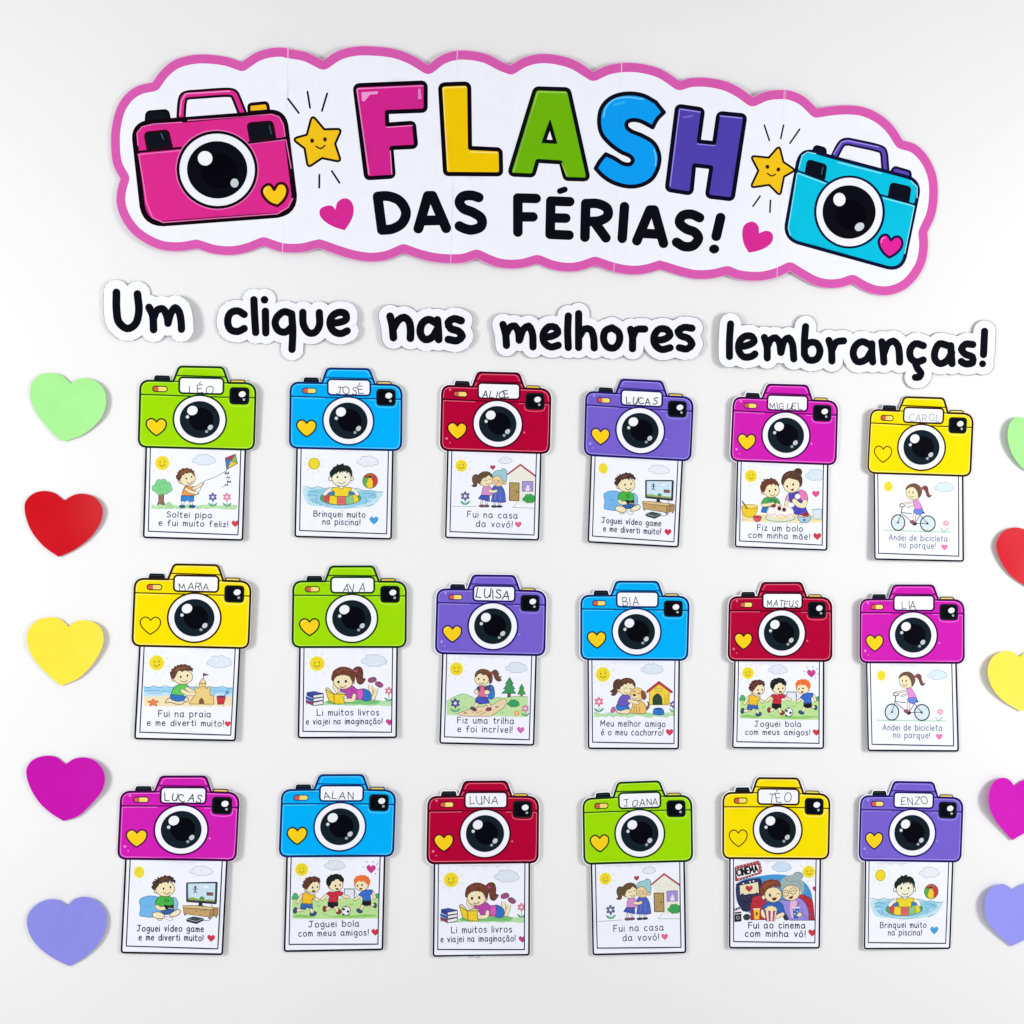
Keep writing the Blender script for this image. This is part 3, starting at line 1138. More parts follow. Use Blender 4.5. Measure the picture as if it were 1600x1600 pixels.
PIC['dog'] = (9, 915, 1025, """
S 275 290 108 1
C #e0ecf8 1045 208 350 175
Y 130 1390 912 90
@doghouse
Q #f5d63a #a08a20 8 1005 560 1155 440 1320 560 1310 768 1000 768
P #e8c02c 1240 700 1300 560 1320 565 1308 766 1245 768
l #a08a20 6 1245 600 1245 766
L #b8323a 36 972 562 / 1155 418 / 1350 566
L #7c1c26 7 965 545 / 1155 398 / 1358 550
F #123a24 1055 768 / 1060 650 1130 588 1195 645 1210 768 /
Q #f2d64a #a08a20 6 1095 515 1200 515 1195 555 1095 555
@food_bowl
G #1e78d0 #16488a 8 1060 912 / 1080 832 1205 828 1230 912 1150 928
E #1a4a8a 1142 834 62 12
@girl
O #c26aa0 #803a68 7 435 845 34 50 30
G #f6e7be so 8 475 862 600 838 705 842 690 898 560 906
G #1e78d0 #16508a 8 490 768 680 800 695 818 620 838 545 858 492 832
G #6a55c0 #3c2f80 8 580 615 690 630 705 720 665 792 / 495 768 / 520 690
G #59301c #34190c 7 545 372 480 375 440 430 440 520 / 392 560 430 580 / 405 612 460 618 515 540
O sk so 8 525 540 26 28
O sk so 8 650 515 128 98
F #59301c 518 525 510 430 560 370 650 343 740 368 788 440 785 495 / 755 460 / 730 425 700 450 / 680 420 640 452 / 610 440 590 475 / 560 480 550 515 /
L #8a5028 8 590 400 660 375 720 395
L #5a4420 8 610 512 632 498 655 512
L #5a4420 8 690 522 710 512 728 524
L #8a4a3a 8 612 570 648 588 675 580
@dog
G #7a5a3a #4a3420 6 955 815 985 765 968 712 / 1000 740 1003 800 962 852
G #f0c46a #8a6a2a 8 755 742 850 700 920 740 955 820 945 902 / 840 905 690 892 / 725 820
L #8a6a2a 7 770 790 758 880
L #8a6a2a 7 805 790 802 900
L #8a6a2a 7 855 800 842 890
O #f3d08a #8a6a2a 8 812 602 108 102
G #8a4e22 #5a3012 7 885 545 935 570 955 650 920 690 882 640
E #f8e6bc 770 660 60 40
E bk 768 616 23 20
L #5a4420 8 745 562 765 552 785 566
L #5a4420 8 820 592 842 584 858 596
L #5a3020 8 728 655 765 682 818 660
A sk so 38 690 705 750 722 820 738
W #e87a9a 210 715 74 875
W #6a5ab0 1372 760 56 872
T tx 11 74 238 1100 1250 1110 |Meu melhor amigo
T tx 11 74 250 1240 1215 1247 |é o meu cachorro!
@heart
H #d83048 1318 1195 58
""")
PIC['soccer'] = (13, 445, 1335, """
S 260 245 96 1
C #e4ecf8 780 180 330 170
@bush
B #4cb068 #2f8048 6 160 680 110 140
@bush.001
B #4cb068 #2f8048 6 1450 670 100 120
@field
F #bfe598 110 720 / 400 700 800 690 1200 700 1465 690 / 1465 1005 / 800 1020 110 1015 /
F #93cf6c 130 985 300 960 480 975 400 1000
F #93cf6c 720 985 900 960 1100 960 1250 940 1400 960 1200 995
L #6cb44c 8 500 800 520 825 550 800
L #6cb44c 8 1010 780 1040 800 1070 775
L #6cb44c 8 1360 965 1390 945 1425 970
L #8ac060 8 600 940 700 975 780 985
L #5fa842 8 130 980 240 960 330 975
@goal
P #e8edf4 935 560 1078 560 1080 690 935 690
l #7a8896 14 922 685 928 550 1085 550 1088 700
l #9aa8b4 7 1085 555 1130 660
@boy_in_yellow
O #1e5080 #12324f 6 160 885 32 50 10
O #1e5080 #12324f 6 440 937 56 36 -15
A sk so 34 275 868 205 884
A sk so 34 400 850 425 905
A sk so 32 262 650 228 705 192 758
A sk so 32 450 688 510 725
Q #2a62b8 #1a3c78 8 252 775 425 785 432 858 335 838 320 868 240 865
G #f5c414 #8a6a10 8 275 620 / 340 605 400 640 470 640 / 462 690 425 705 / 420 785 / 268 775 /
O sk so 8 328 565 26 26
O sk so 8 430 510 114 106
P #5a2a18 272 525 265 480 285 465 280 430 312 410 320 380 360 370 375 355 420 362 440 350 490 355 505 368 545 380 545 405 558 440 530 475 500 432 470 450 440 440 400 480 370 520 342 560 300 545
E bk 432 527 13 17
E bk 505 520 12 16
E #5a1e1a 447 585 28 17
@boy_in_red
O #8a3020 #501810 6 620 862 32 46
O #8a3020 #501810 6 838 905 40 42
A sk so 34 705 838 662 866
A sk so 34 785 825 812 885
A sk so 32 672 632 620 675 582 712
A sk so 32 885 642 930 665 990 680
Q #1d1a24 #101018 6 670 755 830 765 825 815 780 822 742 852 672 820
G #ce1c38 #7a1020 8 690 592 / 780 602 840 582 / 905 602 / 890 650 835 655 / 822 755 / 680 752 / 695 655 / 648 625 /
O sk so 8 698 515 26 28
O sk so 8 795 490 112 98
P #16181f 645 480 640 440 645 400 665 375 660 358 700 350 705 325 750 330 765 318 810 312 850 325 880 330 890 350 920 385 925 420 910 455 880 428 860 440 840 402 790 402 765 430 740 430 722 462 700 512 672 512
E bk 788 503 13 17
E bk 862 490 12 16
E #5a1e1a 815 552 28 15
@ball
O #f4f5fa #24262c 8 955 890 68 75
E bk 918 868 22 20
E bk 985 902 22 20
E bk 950 832 15 9
E bk 912 950 22 12
E bk 992 952 14 10
@boy_in_blue
O #1e5080 #12324f 6 1165 890 50 32 20
O #1e5080 #12324f 6 1408 800 28 42
A sk so 32 1225 785 1195 855
A sk so 32 1330 788 1378 790
A sk so 30 1178 660 1130 692 1095 710
A sk so 30 1378 600 1405 680
Q #1a1a24 #101018 6 1212 725 1342 715 1345 795 1270 812 1210 792
G #2a6ad0 #1a3f84 8 1190 595 / 1280 560 1370 560 / 1362 612 1335 640 / 1342 722 / 1230 735 / 1205 665 / 1150 640 /
O sk so 8 1285 500 24 26
O sk so 8 1195 485 108 92
P #f0742a 1075 440 1075 395 1105 370 1110 345 1150 345 1175 328 1215 332 1250 328 1275 345 1310 355 1318 385 1338 415 1330 465 1300 510 1285 470 1250 445 1240 425 1180 435 1170 415 1115 450 1100 500 1085 480
E bk 1135 497 13 16
E bk 1205 485 13 16
E #5a1e1a 1187 545 26 14
T tx 11 76 370 1148 1160 1132 |Joguei bola
T tx 11 74 215 1292 1305 1270 |com meus amigos!
@heart
H #cc308a 1348 232 74
@heart_rays
l #4f5664 8 1270 118 1285 138
l #4f5664 8 1380 105 1376 132
l #4f5664 8 1455 145 1432 162
l #4f5664 8 1215 203 1245 205
l #4f5664 8 1450 235 1470 237
l #4f5664 8 1408 295 1425 318
@heart.001
H #d02840 1412 1218 60
""")
PIC['cinema'] = (16, 1135, 1335, """
C #cfe4f8 875 205 310 170
S 1300 282 92 1
@cinema_hall
F #3c98da 150 640 160 470 260 400 540 345 760 322 980 340 1200 420 1320 560 1357 720 1357 900 300 900 185 780
F #16265e 150 640 150 460 / 300 405 540 372 / 600 560 560 760 300 900 190 780
P #efe3b8 210 490 500 440 520 610 220 640
L #171f4a 26 205 465 500 415 530 610
E wt 270 458 13 13
E wt 375 435 13 13
E wt 432 422 13 13
H #c42848 360 540 58
F #171f4a 190 720 220 640 260 610 300 660 370 615 420 680 480 600 530 660 400 870 260 890
@seat
G #b81e30 #6a101c 8 385 800 / 430 670 560 648 640 760 640 1030 / 385 1030 /
@seat.001
G #b81e30 #6a101c 8 1140 640 1260 660 1345 720 1372 860 1385 1040 / 1180 1040 / 1150 800
@armrest
E #28323a 322 985 58 52
@armrest.001
E #28323a 950 985 52 62
@grandmother
G #9c8ce0 #5a4c98 8 850 722 1000 735 1130 690 1220 742 1290 880 1300 1040 / 1000 1040 / 920 900
F #e8b8e0 1020 740 1105 738 1085 1000 1032 1000
L #5a4c98 7 1190 850 1200 930 1270 1000
O #9fb2b4 #5f7274 8 1130 345 80 58
E #9fb4b6 1040 500 182 160
O sk so 8 1165 600 28 40
O #f8e4bc so 8 1018 612 140 120
F #9fb4b6 858 520 868 410 950 350 1060 330 1160 370 1215 460 1222 580 1190 650 / 1160 570 1120 540 / 1080 480 1020 448 950 490 890 540
L #6f8486 7 930 400 1020 440
L #6f8486 7 1020 440 1120 430 1190 520
R #8a6a20 10 935 615 48 48
R #8a6a20 10 1055 582 50 50
L #8a6a20 8 980 605 1008 595
L #5a4420 8 908 622 935 604 962 620
L #5a4420 8 1028 592 1055 574 1084 590
F #6a1e1e 980 682 / 1052 656 1040 700 1005 708 /
@boy
A sk so 46 575 900 585 960 640 990
G #2060b8 #143c78 8 575 820 680 752 800 745 890 800 915 925 / 800 935 600 905 /
A sk so 46 890 945 800 985
O sk so 8 590 680 30 34
O #f8e4b4 so 8 742 640 132 118
P #7a3418 530 600 525 550 545 500 575 470 590 425 640 420 655 400 700 402 725 388 740 402 800 408 830 425 862 470 868 520 830 515 845 540 790 512 800 540 742 500 700 545 690 530 640 562 620 612 590 650 560 640
P #9a4a24 580 520 640 450 730 440 800 450 720 470 650 500 610 550
E bk 692 645 20 29
E #fbfbfd 698 635 6 8
L #5a4420 9 788 632 822 618 848 634
F #6a1e1e 715 690 / 798 684 778 728 740 734 /
@popcorn
B #f6e6a8 #b89a50 6 705 862 190 95
P #f6e8ea 605 890 798 890 768 1052 630 1052
P #b8243c 605 890 628 890 648 1052 630 1052
P #b8243c 662 890 702 890 700 1052 672 1052
P #b8243c 740 890 775 890 752 1052 728 1052
L #7c1a2c 6 605 890 / 630 1052 / 768 1052 / 798 890 /
@drink_cup
P #f2c832 430 860 530 860 520 1022 445 1026
P #f6e6c0 425 850 535 850 530 872 430 872
E #6a4a14 482 935 18 26
@drink_cup.001
l #8a2a5a 11 1100 835 1150 762
P #2a5fb8 1048 845 1152 845 1135 1012 1060 1012
P wt 1042 835 1158 835 1152 855 1048 855
E wt 1075 880 11 11
E wt 1120 905 11 11
E wt 1078 940 11 11
E wt 1115 965 11 11
O sk so 7 1155 952 36 36
@clapperboard
P #1c1e24 125 905 235 895 238 1050 125 1058
l wt 9 130 935 225 925
P #1c1e24 120 850 205 820 218 852 125 890
l wt 9 140 850 150 880
l wt 9 175 835 188 866
R wt 5 182 990 24 24
@cinema_sign
K #a8323e #6a1a24 6 133 195 30 530 105 45 572 300 45 140 425 20
K #f8f6fa #6a1a24 5 150 228 25 505 160 30 532 288 30 165 388 25
E #f6dcc0 160 205 8 8
E #f6dcc0 210 190 8 8
E #f6dcc0 262 178 8 8
E #f6dcc0 315 166 8 8
E #f6dcc0 368 154 8 8
E #f6dcc0 420 142 8 8
E #f6dcc0 470 131 8 8
E #f6dcc0 522 140 8 8
E #f6dcc0 536 190 8 8
E #f6dcc0 545 240 8 8
E #f6dcc0 552 290 8 8
E #f6dcc0 500 322 8 8
E #f6dcc0 450 332 8 8
E #f6dcc0 400 344 8 8
E #f6dcc0 350 356 8 8
E #f6dcc0 300 368 8 8
E #f6dcc0 250 380 8 8
E #f6dcc0 200 392 8 8
N #15161c 21 100 180 342 505 272 |CINEMA
T #232a40 13 76 350 1160 1240 1167 |Fui ao cinema
T #232a40 13 76 300 1290 1240 1302 |com minha vó!
@heart
H #c2307a 1405 550 50
@heart.001
H #d0303c 1352 1235 62
""")
PIC['game'] = (12, 195, 1340, """
@sun
E #f8f4bc 215 240 90 98
E #f2e02a 215 240 76 84
l #dfdcc4 8 230 370 232 405
l #dfdcc4 8 335 210 350 205
C #eef2fb 1190 215 378 160
@pillow
G #72b9f0 #4a88b8 8 225 675 300 625 420 610 540 650 570 900 420 940 300 930 228 912 240 800
G #93c6f2 #4a88b8 8 740 630 800 660 822 740 800 820 740 825
L #4f9ad8 7 330 780 370 760 400 785
@boy
G #fbfbfd #8a8a8a 6 608 930 680 940 745 962 720 992 640 972
O #f8edc8 so 6 542 975 40 18
G #f8edc8 so 8 425 880 500 858 605 890 602 952 520 962 440 935
G #f8edc8 so 8 690 905 760 850 840 820 865 862 820 912 720 932
G #1f5e9e #143c68 8 560 832 760 820 722 872 640 900 570 872
G #3fb83e #23702c 8 520 628 700 622 752 682 745 765 / 600 765 500 782 470 722
F #2c9a34 600 680 640 640 690 690 640 720
A sk so 40 492 775 540 805 612 800
A sk so 32 745 770 730 795
G #1d2a2a #101818 6 612 755 700 768 752 750 742 802 690 790 640 812
O sk so 8 478 540 30 30
O sk so 8 622 498 150 120
P #3e2418 410 490 405 460 430 440 410 400 440 395 425 375 470 372 450 345 500 350 495 312 530 330 560 305 580 310 625 278 640 298 700 290 705 305 762 325 750 342 798 378 780 390 778 425 745 392 720 400 690 372 670 420 640 392 600 405 590 395 560 425 540 410 520 448 490 482 462 522 430 512
P #6a4228 520 390 590 330 680 320 620 350 580 380
E bk 597 495 14 18
E bk 705 475 14 18
L #5c4420 10 598 555 650 582 702 550
@television
P #1c2a30 1150 715 1205 720 1215 765 1145 762
E #1c2a30 1165 766 82 14
K #1f3340 #142028 6 955 402 18 1448 382 18 1432 728 18 955 702 18
P #cfe8f8 980 418 1415 403 1402 692 980 672
P #8fb85a 980 645 1060 628 1150 655 1402 662 1402 692 980 672
P #a8a05a 980 660 1402 680 1402 692 980 672
B #fbfcff #b4c8dc 4 1265 465 110 48
B #3f9a48 #2a6a34 4 1200 640 80 50
Q #8a5240 #5a3428 4 1275 548 1378 550 1375 598 1278 596
E #4c5266 1095 470 20 20
L #4c5266 16 1095 492 1092 530
L #4c5266 10 1060 500 1095 505 1128 498
L #4c5266 11 1092 530 1070 562
L #4c5266 11 1092 530 1120 558
@console
L #5a4a30 8 1350 735 1382 810 1370 920 1310 985 1230 988
P #2f484e 955 968 1065 928 1232 955 1115 1005
P #1c2c32 955 972 1115 1010 1115 1048 955 1008
P #24383e 1115 1008 1232 958 1225 992 1115 1048
@cabinet
P #7a5c34 920 880 950 885 948 918 922 915
P #7a5c34 1300 925 1335 928 1332 962 1304 960
P #7a5c34 1412 895 1442 895 1440 942 1414 942
Q #c8a468 #7a5c34 7 908 795 1330 822 1322 935 915 885
Q #b08c54 #7a5c34 7 1330 822 1460 800 1455 900 1322 932
Q #dcc28c #7a5c34 6 898 762 1030 755 1465 785 1335 820 900 795
E #5a4020 1115 850 10 10
L #5a4a30 8 1350 735 1382 810 1370 920 1325 970
T tx 12 74 185 1155 1225 1168 |Joguei vídeo game
T tx 12 74 215 1297 1220 1308 |e me diverti muito!
@heart
H #d02848 1348 1262 62
""")

# ------------------------------------------------------------------ the eighteen camera cards
KEYS = [((190,550),"137 325 1043 356 170 1447 945 1468 613 530 470 113 775 127 187 742 970 768"),
((430,550),"118 343 995 372 155 1440 905 1460 567 538 430 128 712 138 170 750 918 768"),
((665,560),"130 318 978 352 157 1398 880 1418 560 510 430 105 712 122 173 718 903 742"),
((890,570),"130 312 965 362 143 1382 848 1422 547 515 420 113 708 135 172 708 882 748"),
((1115,570),"152 358 972 392 165 1420 888 1447 563 553 440 152 722 168 190 752 893 778"),
((1330,590),"138 355 950 387 172 1418 880 1432 545 548 435 152 722 165 187 745 880 770"),
((180,860),"143 330 1052 357 150 1470 940 1482 617 525 470 112 795 122 193 750 975 768"),
((430,860),"140 350 1022 357 180 1464 945 1458 597 532 450 128 752 130 192 758 953 760"),
((660,870),"120 357 965 378 138 1455 868 1470 548 542 415 147 700 155 157 758 890 772"),
((890,880),"97 355 933 370 150 1447 850 1450 520 535 385 147 672 150 142 755 862 762"),
((1115,880),"133 370 937 380 148 1440 860 1447 525 545 400 155 665 158 160 762 865 770"),
((1320,885),"120 358 937 370 178 1435 890 1443 532 538 400 150 680 155 165 752 880 760"),
((160,1190),"140 345 1065 355 147 1493 937 1502 615 535 475 122 790 125 175 770 975 775"),
((415,1190),"122 328 1008 330 145 1485 912 1467 577 512 445 110 745 115 168 750 933 742"),
((645,1195),"122 358 978 360 160 1497 908 1485 562 540 420 137 720 140 170 778 913 770"),
((885,1195),"140 370 980 350 210 1483 932 1468 570 540 420 145 715 142 193 777 925 762"),
((1105,1190),"127 348 960 370 175 1452 878 1460 550 535 415 133 695 140 172 760 892 765"),
((1315,1190),"155 375 950 398 178 1460 850 1463 550 558 430 163 708 172 180 772 885 792")]
KP = np.array([np.array(list(map(float, s.split()))).reshape(9, 2) / 5 + np.array(o) for o, s in KEYS])
CANON = KP[7]


def fit(src, dst):
    """gentle bend that carries one sheet outline onto another: 1, u, v, uv, v2"""
    c = src.mean(0)
    def basis(p):
        u, v = (p[..., 0] - c[0]) / 80, (p[..., 1] - c[1]) / 120
        return np.stack([np.ones_like(u), u, v, u * v, v * v], -1)
    K, *_ = np.linalg.lstsq(basis(src), dst, rcond=None)
    return lambda p: basis(np.asarray(p, float)) @ K


TOWARD = [fit(CANON, KP[k]) for k in range(18)]      # design sheet -> card k
BACK = [fit(KP[k], CANON) for k in range(18)]        # card k -> design sheet

CAMCOL = {  # body, highlight, outline, dark accent
 'green': ('#9cda06', '#c9ee55', '#12301a', '#7fbf10'), 'blue': ('#02aef8', '#66d2fa', '#102a66', '#0890d8'),
 'red': ('#b20436', '#e8788e', '#3c0618', '#98002c'), 'purple': ('#7560cc', '#a99de8', '#1c1660', '#6450b8'),
 'magenta': ('#cf20b2', '#f286de', '#3e0a46', '#b81898'), 'yellow': ('#f5de04', '#fcf28a', '#301808', '#e4c808')}

CARDS = [  # colour, name, name line in the 5x crop, picture, words for the label
 ('green', 'LÉO', (530, 322, 712, 320, 58), 'kite', 'a boy flying a kite', .5),
 ('blue', 'JOSÉ', (475, 326, 688, 328, 55), 'pool', 'a boy in a swim ring', .5),
 ('red', 'ALICE', (445, 305, 655, 308, 52), 'gran', 'a girl hugging her grandmother', .6),
 ('purple', 'LUCAS', (447, 300, 682, 312, 50), 'game', 'a boy playing on a television', .5),
 ('magenta', 'MIGUEL', (452, 343, 692, 350, 48), 'cake', 'a boy and his mother baking a cake', .5),
 ('yellow', 'CAROL', (458, 335, 700, 343, 56), 'bike', 'a girl on a bicycle', .3),
 ('yellow', 'MARIA', (502, 308, 725, 312, 52), 'beach', 'a boy building a sandcastle', .5),
 ('green', 'AVA', (520, 325, 695, 325, 64), 'books', 'a girl reading on the grass', .5),
 ('purple', 'LUISA', (422, 320, 682, 332, 68), 'trail', 'a girl hiking past pine trees', .7),
 ('blue', 'BIA', (425, 332, 542, 334, 64), 'dog', 'a girl hugging a dog', .5),
 ('red', 'MATEUS', (425, 338, 660, 342, 48), 'soccer', 'three boys playing football', .5),
 ('magenta', 'LIA', (457, 334, 565, 336, 58), 'bike', 'a girl on a bicycle', .5),
 ('magenta', 'LUCAS', (490, 305, 760, 322, 58), 'game', 'a boy playing on a television', .5),
 ('blue', 'ALAN', (457, 290, 680, 292, 52), 'soccer', 'three boys playing football', .5),
 ('red', 'LUNA', (447, 305, 665, 308, 58), 'books', 'a girl reading on the grass', .5),
 ('green', 'JOANA', (460, 332, 718, 322, 52), 'gran', 'a girl hugging her grandmother', .4),
 ('yellow', 'TÉO', (478, 320, 655, 320, 70), 'cinema', 'a boy and grandmother at the cinema', .5),
 ('purple', 'ENZO', (472, 343, 685, 333, 56), 'pool', 'a boy in a swim ring', .5),
]


def camera_art(k):
    colour, name, nl, pic, _, tone = CARDS[k]
    body, hi, ol, dk = CAMCOL[colour]
    a = Art()
    a.part = 'paper'
    # sheet with its narrow white cutting margin
    x = 8.421
    BODY = "70 240 110 488 238 0 560 44 55 1122 42 55 1197 242 0 1554 244 130 1547 1103 95 56 1106 95"
    mg = 30 if k in (2, 4, 8, 9, 10, 14, 15, 16, 17) else 16
    a.frame(450, 880, x)
    B = rpoly(BODY)
    a.line('#f4f5fd', 22 + mg, np.vstack([B, B[:1]]))
    a.poly('#f4f5fd', B)
    dial = rpoly("236 240 0 250 166 28 442 166 28 456 240 0")
    shut = rpoly("1208 246 0 1235 204 24 1402 204 24 1422 250 0")
    for q in (dial, shut):
        a.line('#f4f5fd', mg, np.vstack([q, q[:1]])); a.poly('#f4f5fd', q)
    a.frame(0, 0, 1)
    OUT = "468.4 1005 0 466.2 1152.8 3.5 619 1151.8 3.5 620.6 1005 0"
    O_ = rpoly(OUT)
    a.poly('#f4f5fd', O_)
    a.line('#f4f5fd', 2.2 + mg / x * .6, O_)
    if k == 14:      # scraps of clear tape peeping out under the red card
        a.part = 'tape'
        a.map = BACK[14]
        a.frame(645, 1195, 5)
        a.poly('#d5d6da', parse("428 1488 520 1486 530 1500 500 1506 478 1502 470 1514 446 1504")[0])
        a.line('#9a9ca4', 5, parse("432 1500 450 1510 470 1502")[0])
        a.line('#9a9ca4', 5, parse("500 1516 528 1498")[0])
        a.map = None
        a.frame(0, 0, 1)
    # photo print
    a.part = 'photo_print'
    a.poly('#eff2fd', O_)
    a.part = 'photo_print/picture'
    a.kind = 'pencil'
    src, fx, fy, code = PIC[pic]
    a.frame(fx, fy, 10)
    a.map = BACK[src]
    INN = np.array([(474.8, 1006), (473.2, 1143), (611.8, 1144), (613.6, 1006)])
    a.clip = INN
    a.run(code, 'photo_print/')
    a.clip = None
    a.map = None
    a.kind = 'ink'
    a.part = 'photo_print/frame_line'
    a.frame(0, 0, 1)
    a.line('#10141c', 2.9, O_)
    a.line('#1a2130', 1.75, INN)
    # camera
    a.frame(450, 880, x)
    a.part = 'dial'
    a.poly('#11191d', dial)
    a.line('#2c3a40', 9, parse("262 192 430 192")[0])
    a.part = 'shutter_button'
    a.poly('#f2d45c' if colour != 'yellow' else '#f4df6a', shut)
    a.line(ol, 15, shut)
    a.part = 'camera_body'
    a.poly(body, B)
    for pts, w in (("88 400 94 320 118 282 165 264 240 260 550 258", 8), ("1145 262 1430 266 1490 292 1524 345 1530 405", 8),
                   ("90 446 84 800 82 1015", 8), ("82 1010 96 1060 150 1082", 8), ("150 1082 1460 1080", 9), ("1460 1080 1508 1060 1524 1010 1532 800 1532 450", 8),
                   ("562 140 592 82 625 68 1062 66 1100 84 1130 140", 8), ("520 225 545 180", 7), ("1150 190 1168 228", 7)):
        P = parse(pts)[0]
        a.line(hi, w, P)
    a.line(hi, 7, parse("90 440 520 440")[0])
    a.line(hi, 7, parse("1120 446 1200 446")[0])
    a.line(hi, 7, parse("1480 450 1532 450")[0])
    a.line(hi, 7, smooth("1202 480 1208 515 1240 536 1440 538 1476 515 1484 470", 30, False))
    if colour in ('red', 'magenta', 'purple'):
        for cx, cy, r in ((136, 948, 17), (180, 1005, 9), (1205, 832, 12), (180, 290, 15)):
            a.poly(hi, ell(cx, cy, r, r))
    a.line(ol, 15 if colour in ('green', 'yellow') else 12, parse("534 160 1158 166")[0])
    a.line(ol, 15, parse("62 421 1550 430")[0])
    a.line(ol, 28, np.vstack([B, B[:1]]))
    a.line(ol, 14, parse("488 238 570 238")[0])
    a.line(ol, 14, parse("1130 242 1197 242")[0])
    a.part = 'indicator_light'
    q = rpoly("226 308 34 412 308 34 412 378 34 226 378 34")
    a.poly('#f4dc74', q)
    a.poly('#d2604c', rpoly("226 308 34 300 308 0 300 378 0 226 378 34"))
    a.line(ol, 13, np.vstack([q, q[:1]]))
    a.part = 'name_tag'
    tag_ = rpoly("568 188 44 1130 188 44 1130 386 44 568 386 44")
    a.line(ol, 32, np.vstack([tag_, tag_[:1]]))
    a.poly('#f3f5fd', tag_)
    a.part = 'name_tag/handwriting'
    a.kind = 'paper'
    o = KEYS[k][0]
    a.frame(o[0], o[1], 5)
    a.map = BACK[k]
    g = {'LUISA': 7.5, 'ALICE': 6.5, 'LUCAS': 6.5}.get(name, 5.2)
    a.rnd = random.Random(k * 7 + 3)
    a.text('#8b90a0' if name == 'CAROL' else '#2c2f37', g * 1.2, nl[4], nl[0], nl[1], nl[2], nl[3], name, caps=True, jit=.10)
    a.map = None
    a.kind = 'ink'
    a.frame(450, 880, x)
    a.part = 'name_tag'
    a.line(ol, 17, np.vstack([tag_, tag_[:1]]))
    a.part = 'viewfinder_window'
    a.poly('#0f1a1e', rpoly("1212 296 50 1474 298 50 1472 522 50 1214 520 50"))
    a.poly('#060911', rpoly("1240 322 34 1446 324 34 1444 498 34 1242 496 34"))
    a.part = 'viewfinder_window/glint'
    a.poly('#eef1f6', ell(1380, 386, 46, 38, -15))
    a.part = 'viewfinder_window/glint.001'
    a.poly('#a4b0b8', ell(1403, 455, 18, 17))
    a.part = 'heart'
    HP = smooth("283 775 / 250 742 205 733 158 765 150 815 180 870 232 922 283 955 / 335 920 385 870 408 812 400 762 355 732 312 742", 30, True)
    if colour == 'yellow':
        a.poly(body, HP); a.line('#45200e', 15, np.vstack([HP, HP[:1]]))
    else:
        a.poly('#f7ce1c', HP); a.line(ol if colour != 'blue' else '#1c2010', 19, np.vstack([HP, HP[:1]]))
        a.line('#fbe680', 7, smooth("178 800 190 768 225 758", 20, False))
    a.part = 'lens'
    a.poly(ol, ell(838, 728, 352, 329, 0, 56))
    a.poly('#f1f2fb', ell(838, 728, 329, 307, 0, 56))
    a.part = 'lens/glass'
    a.poly('#14212a', ell(838, 728, 259, 242, 0, 48))
    a.poly('#05060f', ell(858, 722, 158, 150, 0, 36))
    a.part = 'lens/glint'
    a.poly('#eef0f8', ell(740, 612, 68, 60, -25))
    a.part = 'lens/glint.001'
    a.poly('#d4dbe4', ell(678, 697, 22, 22))
    a.part = 'lens/glint.002'
    a.poly('#c2ccd2', ell(975, 826, 38, 30, -45))
    a.part = 'lens/glint.003'
    a.poly('#9aa8ae', ell(928, 880, 20, 19))
    return a


def curl(cx, cz, hw, hh, z0, al, ar, at, ab, seed):
    """bowed paper: taped along the middle, lifting towards its edges"""
    rn = random.Random(seed)
    p1, p2, q1 = rn.uniform(0, 6), rn.uniform(0, 6), rn.uniform(.8, 1.2)
    def f(vs, XZ):
        u = (XZ[:, 0] - cx) / hw
        v = (XZ[:, 1] - cz) / hh
        d = z0 + np.where(u < 0, al, ar) * u * u
        d = d + np.where(v > 0, at, ab) * v * v
        d = d + .0005 * np.sin(u * 2.6 + p1) * np.sin(v * 3.1 * q1 + p2)
        return np.maximum(d, .0006)
    return f


rows = ['top row', 'middle row', 'bottom row']
for k in range(18):
    colour, name, nl, pic, words, tone = CARDS[k]
    rn = random.Random(100 + k)
    art = camera_art(k)
    lift = .004
    place = lambda p, k=k: unproject(TOWARD[k](p), .004)
    c = place(np.array([[543, 1020.]]))[0]
    col_ = k % 6
    al = .0007 + .0013 * col_ * rn.uniform(.65, 1.1)
    ar = .0007 + .0011 * (5 - col_) * rn.uniform(.65, 1.1)
    dep = curl(c[0], c[1], .075, .11, .0010, al, ar, rn.uniform(0, .0015), rn.uniform(.0, .002), k)
    label = "%s camera card with a picture of %s" % (colour, words)
    build_thing('camera_card', art, 9.0, place, dep, label, 'camera card', 'camera cards in three rows on the wall')
# ------------------------------------------------------------------ banner
def fr(ox, oy, sc, s, corner_mode=True):
    """crop coordinates -> photograph pixels, keeping '/' marks"""
    out, buf = [], []
    for t in s.split():
        if t == '/':
            out.append('/'); continue
        buf.append(float(t))
        if len(buf) == 2:
            out.append('%.2f %.2f' % (buf[0] / sc + ox, buf[1] / sc + oy)); buf = []
    return ' '.join(out) + ' '


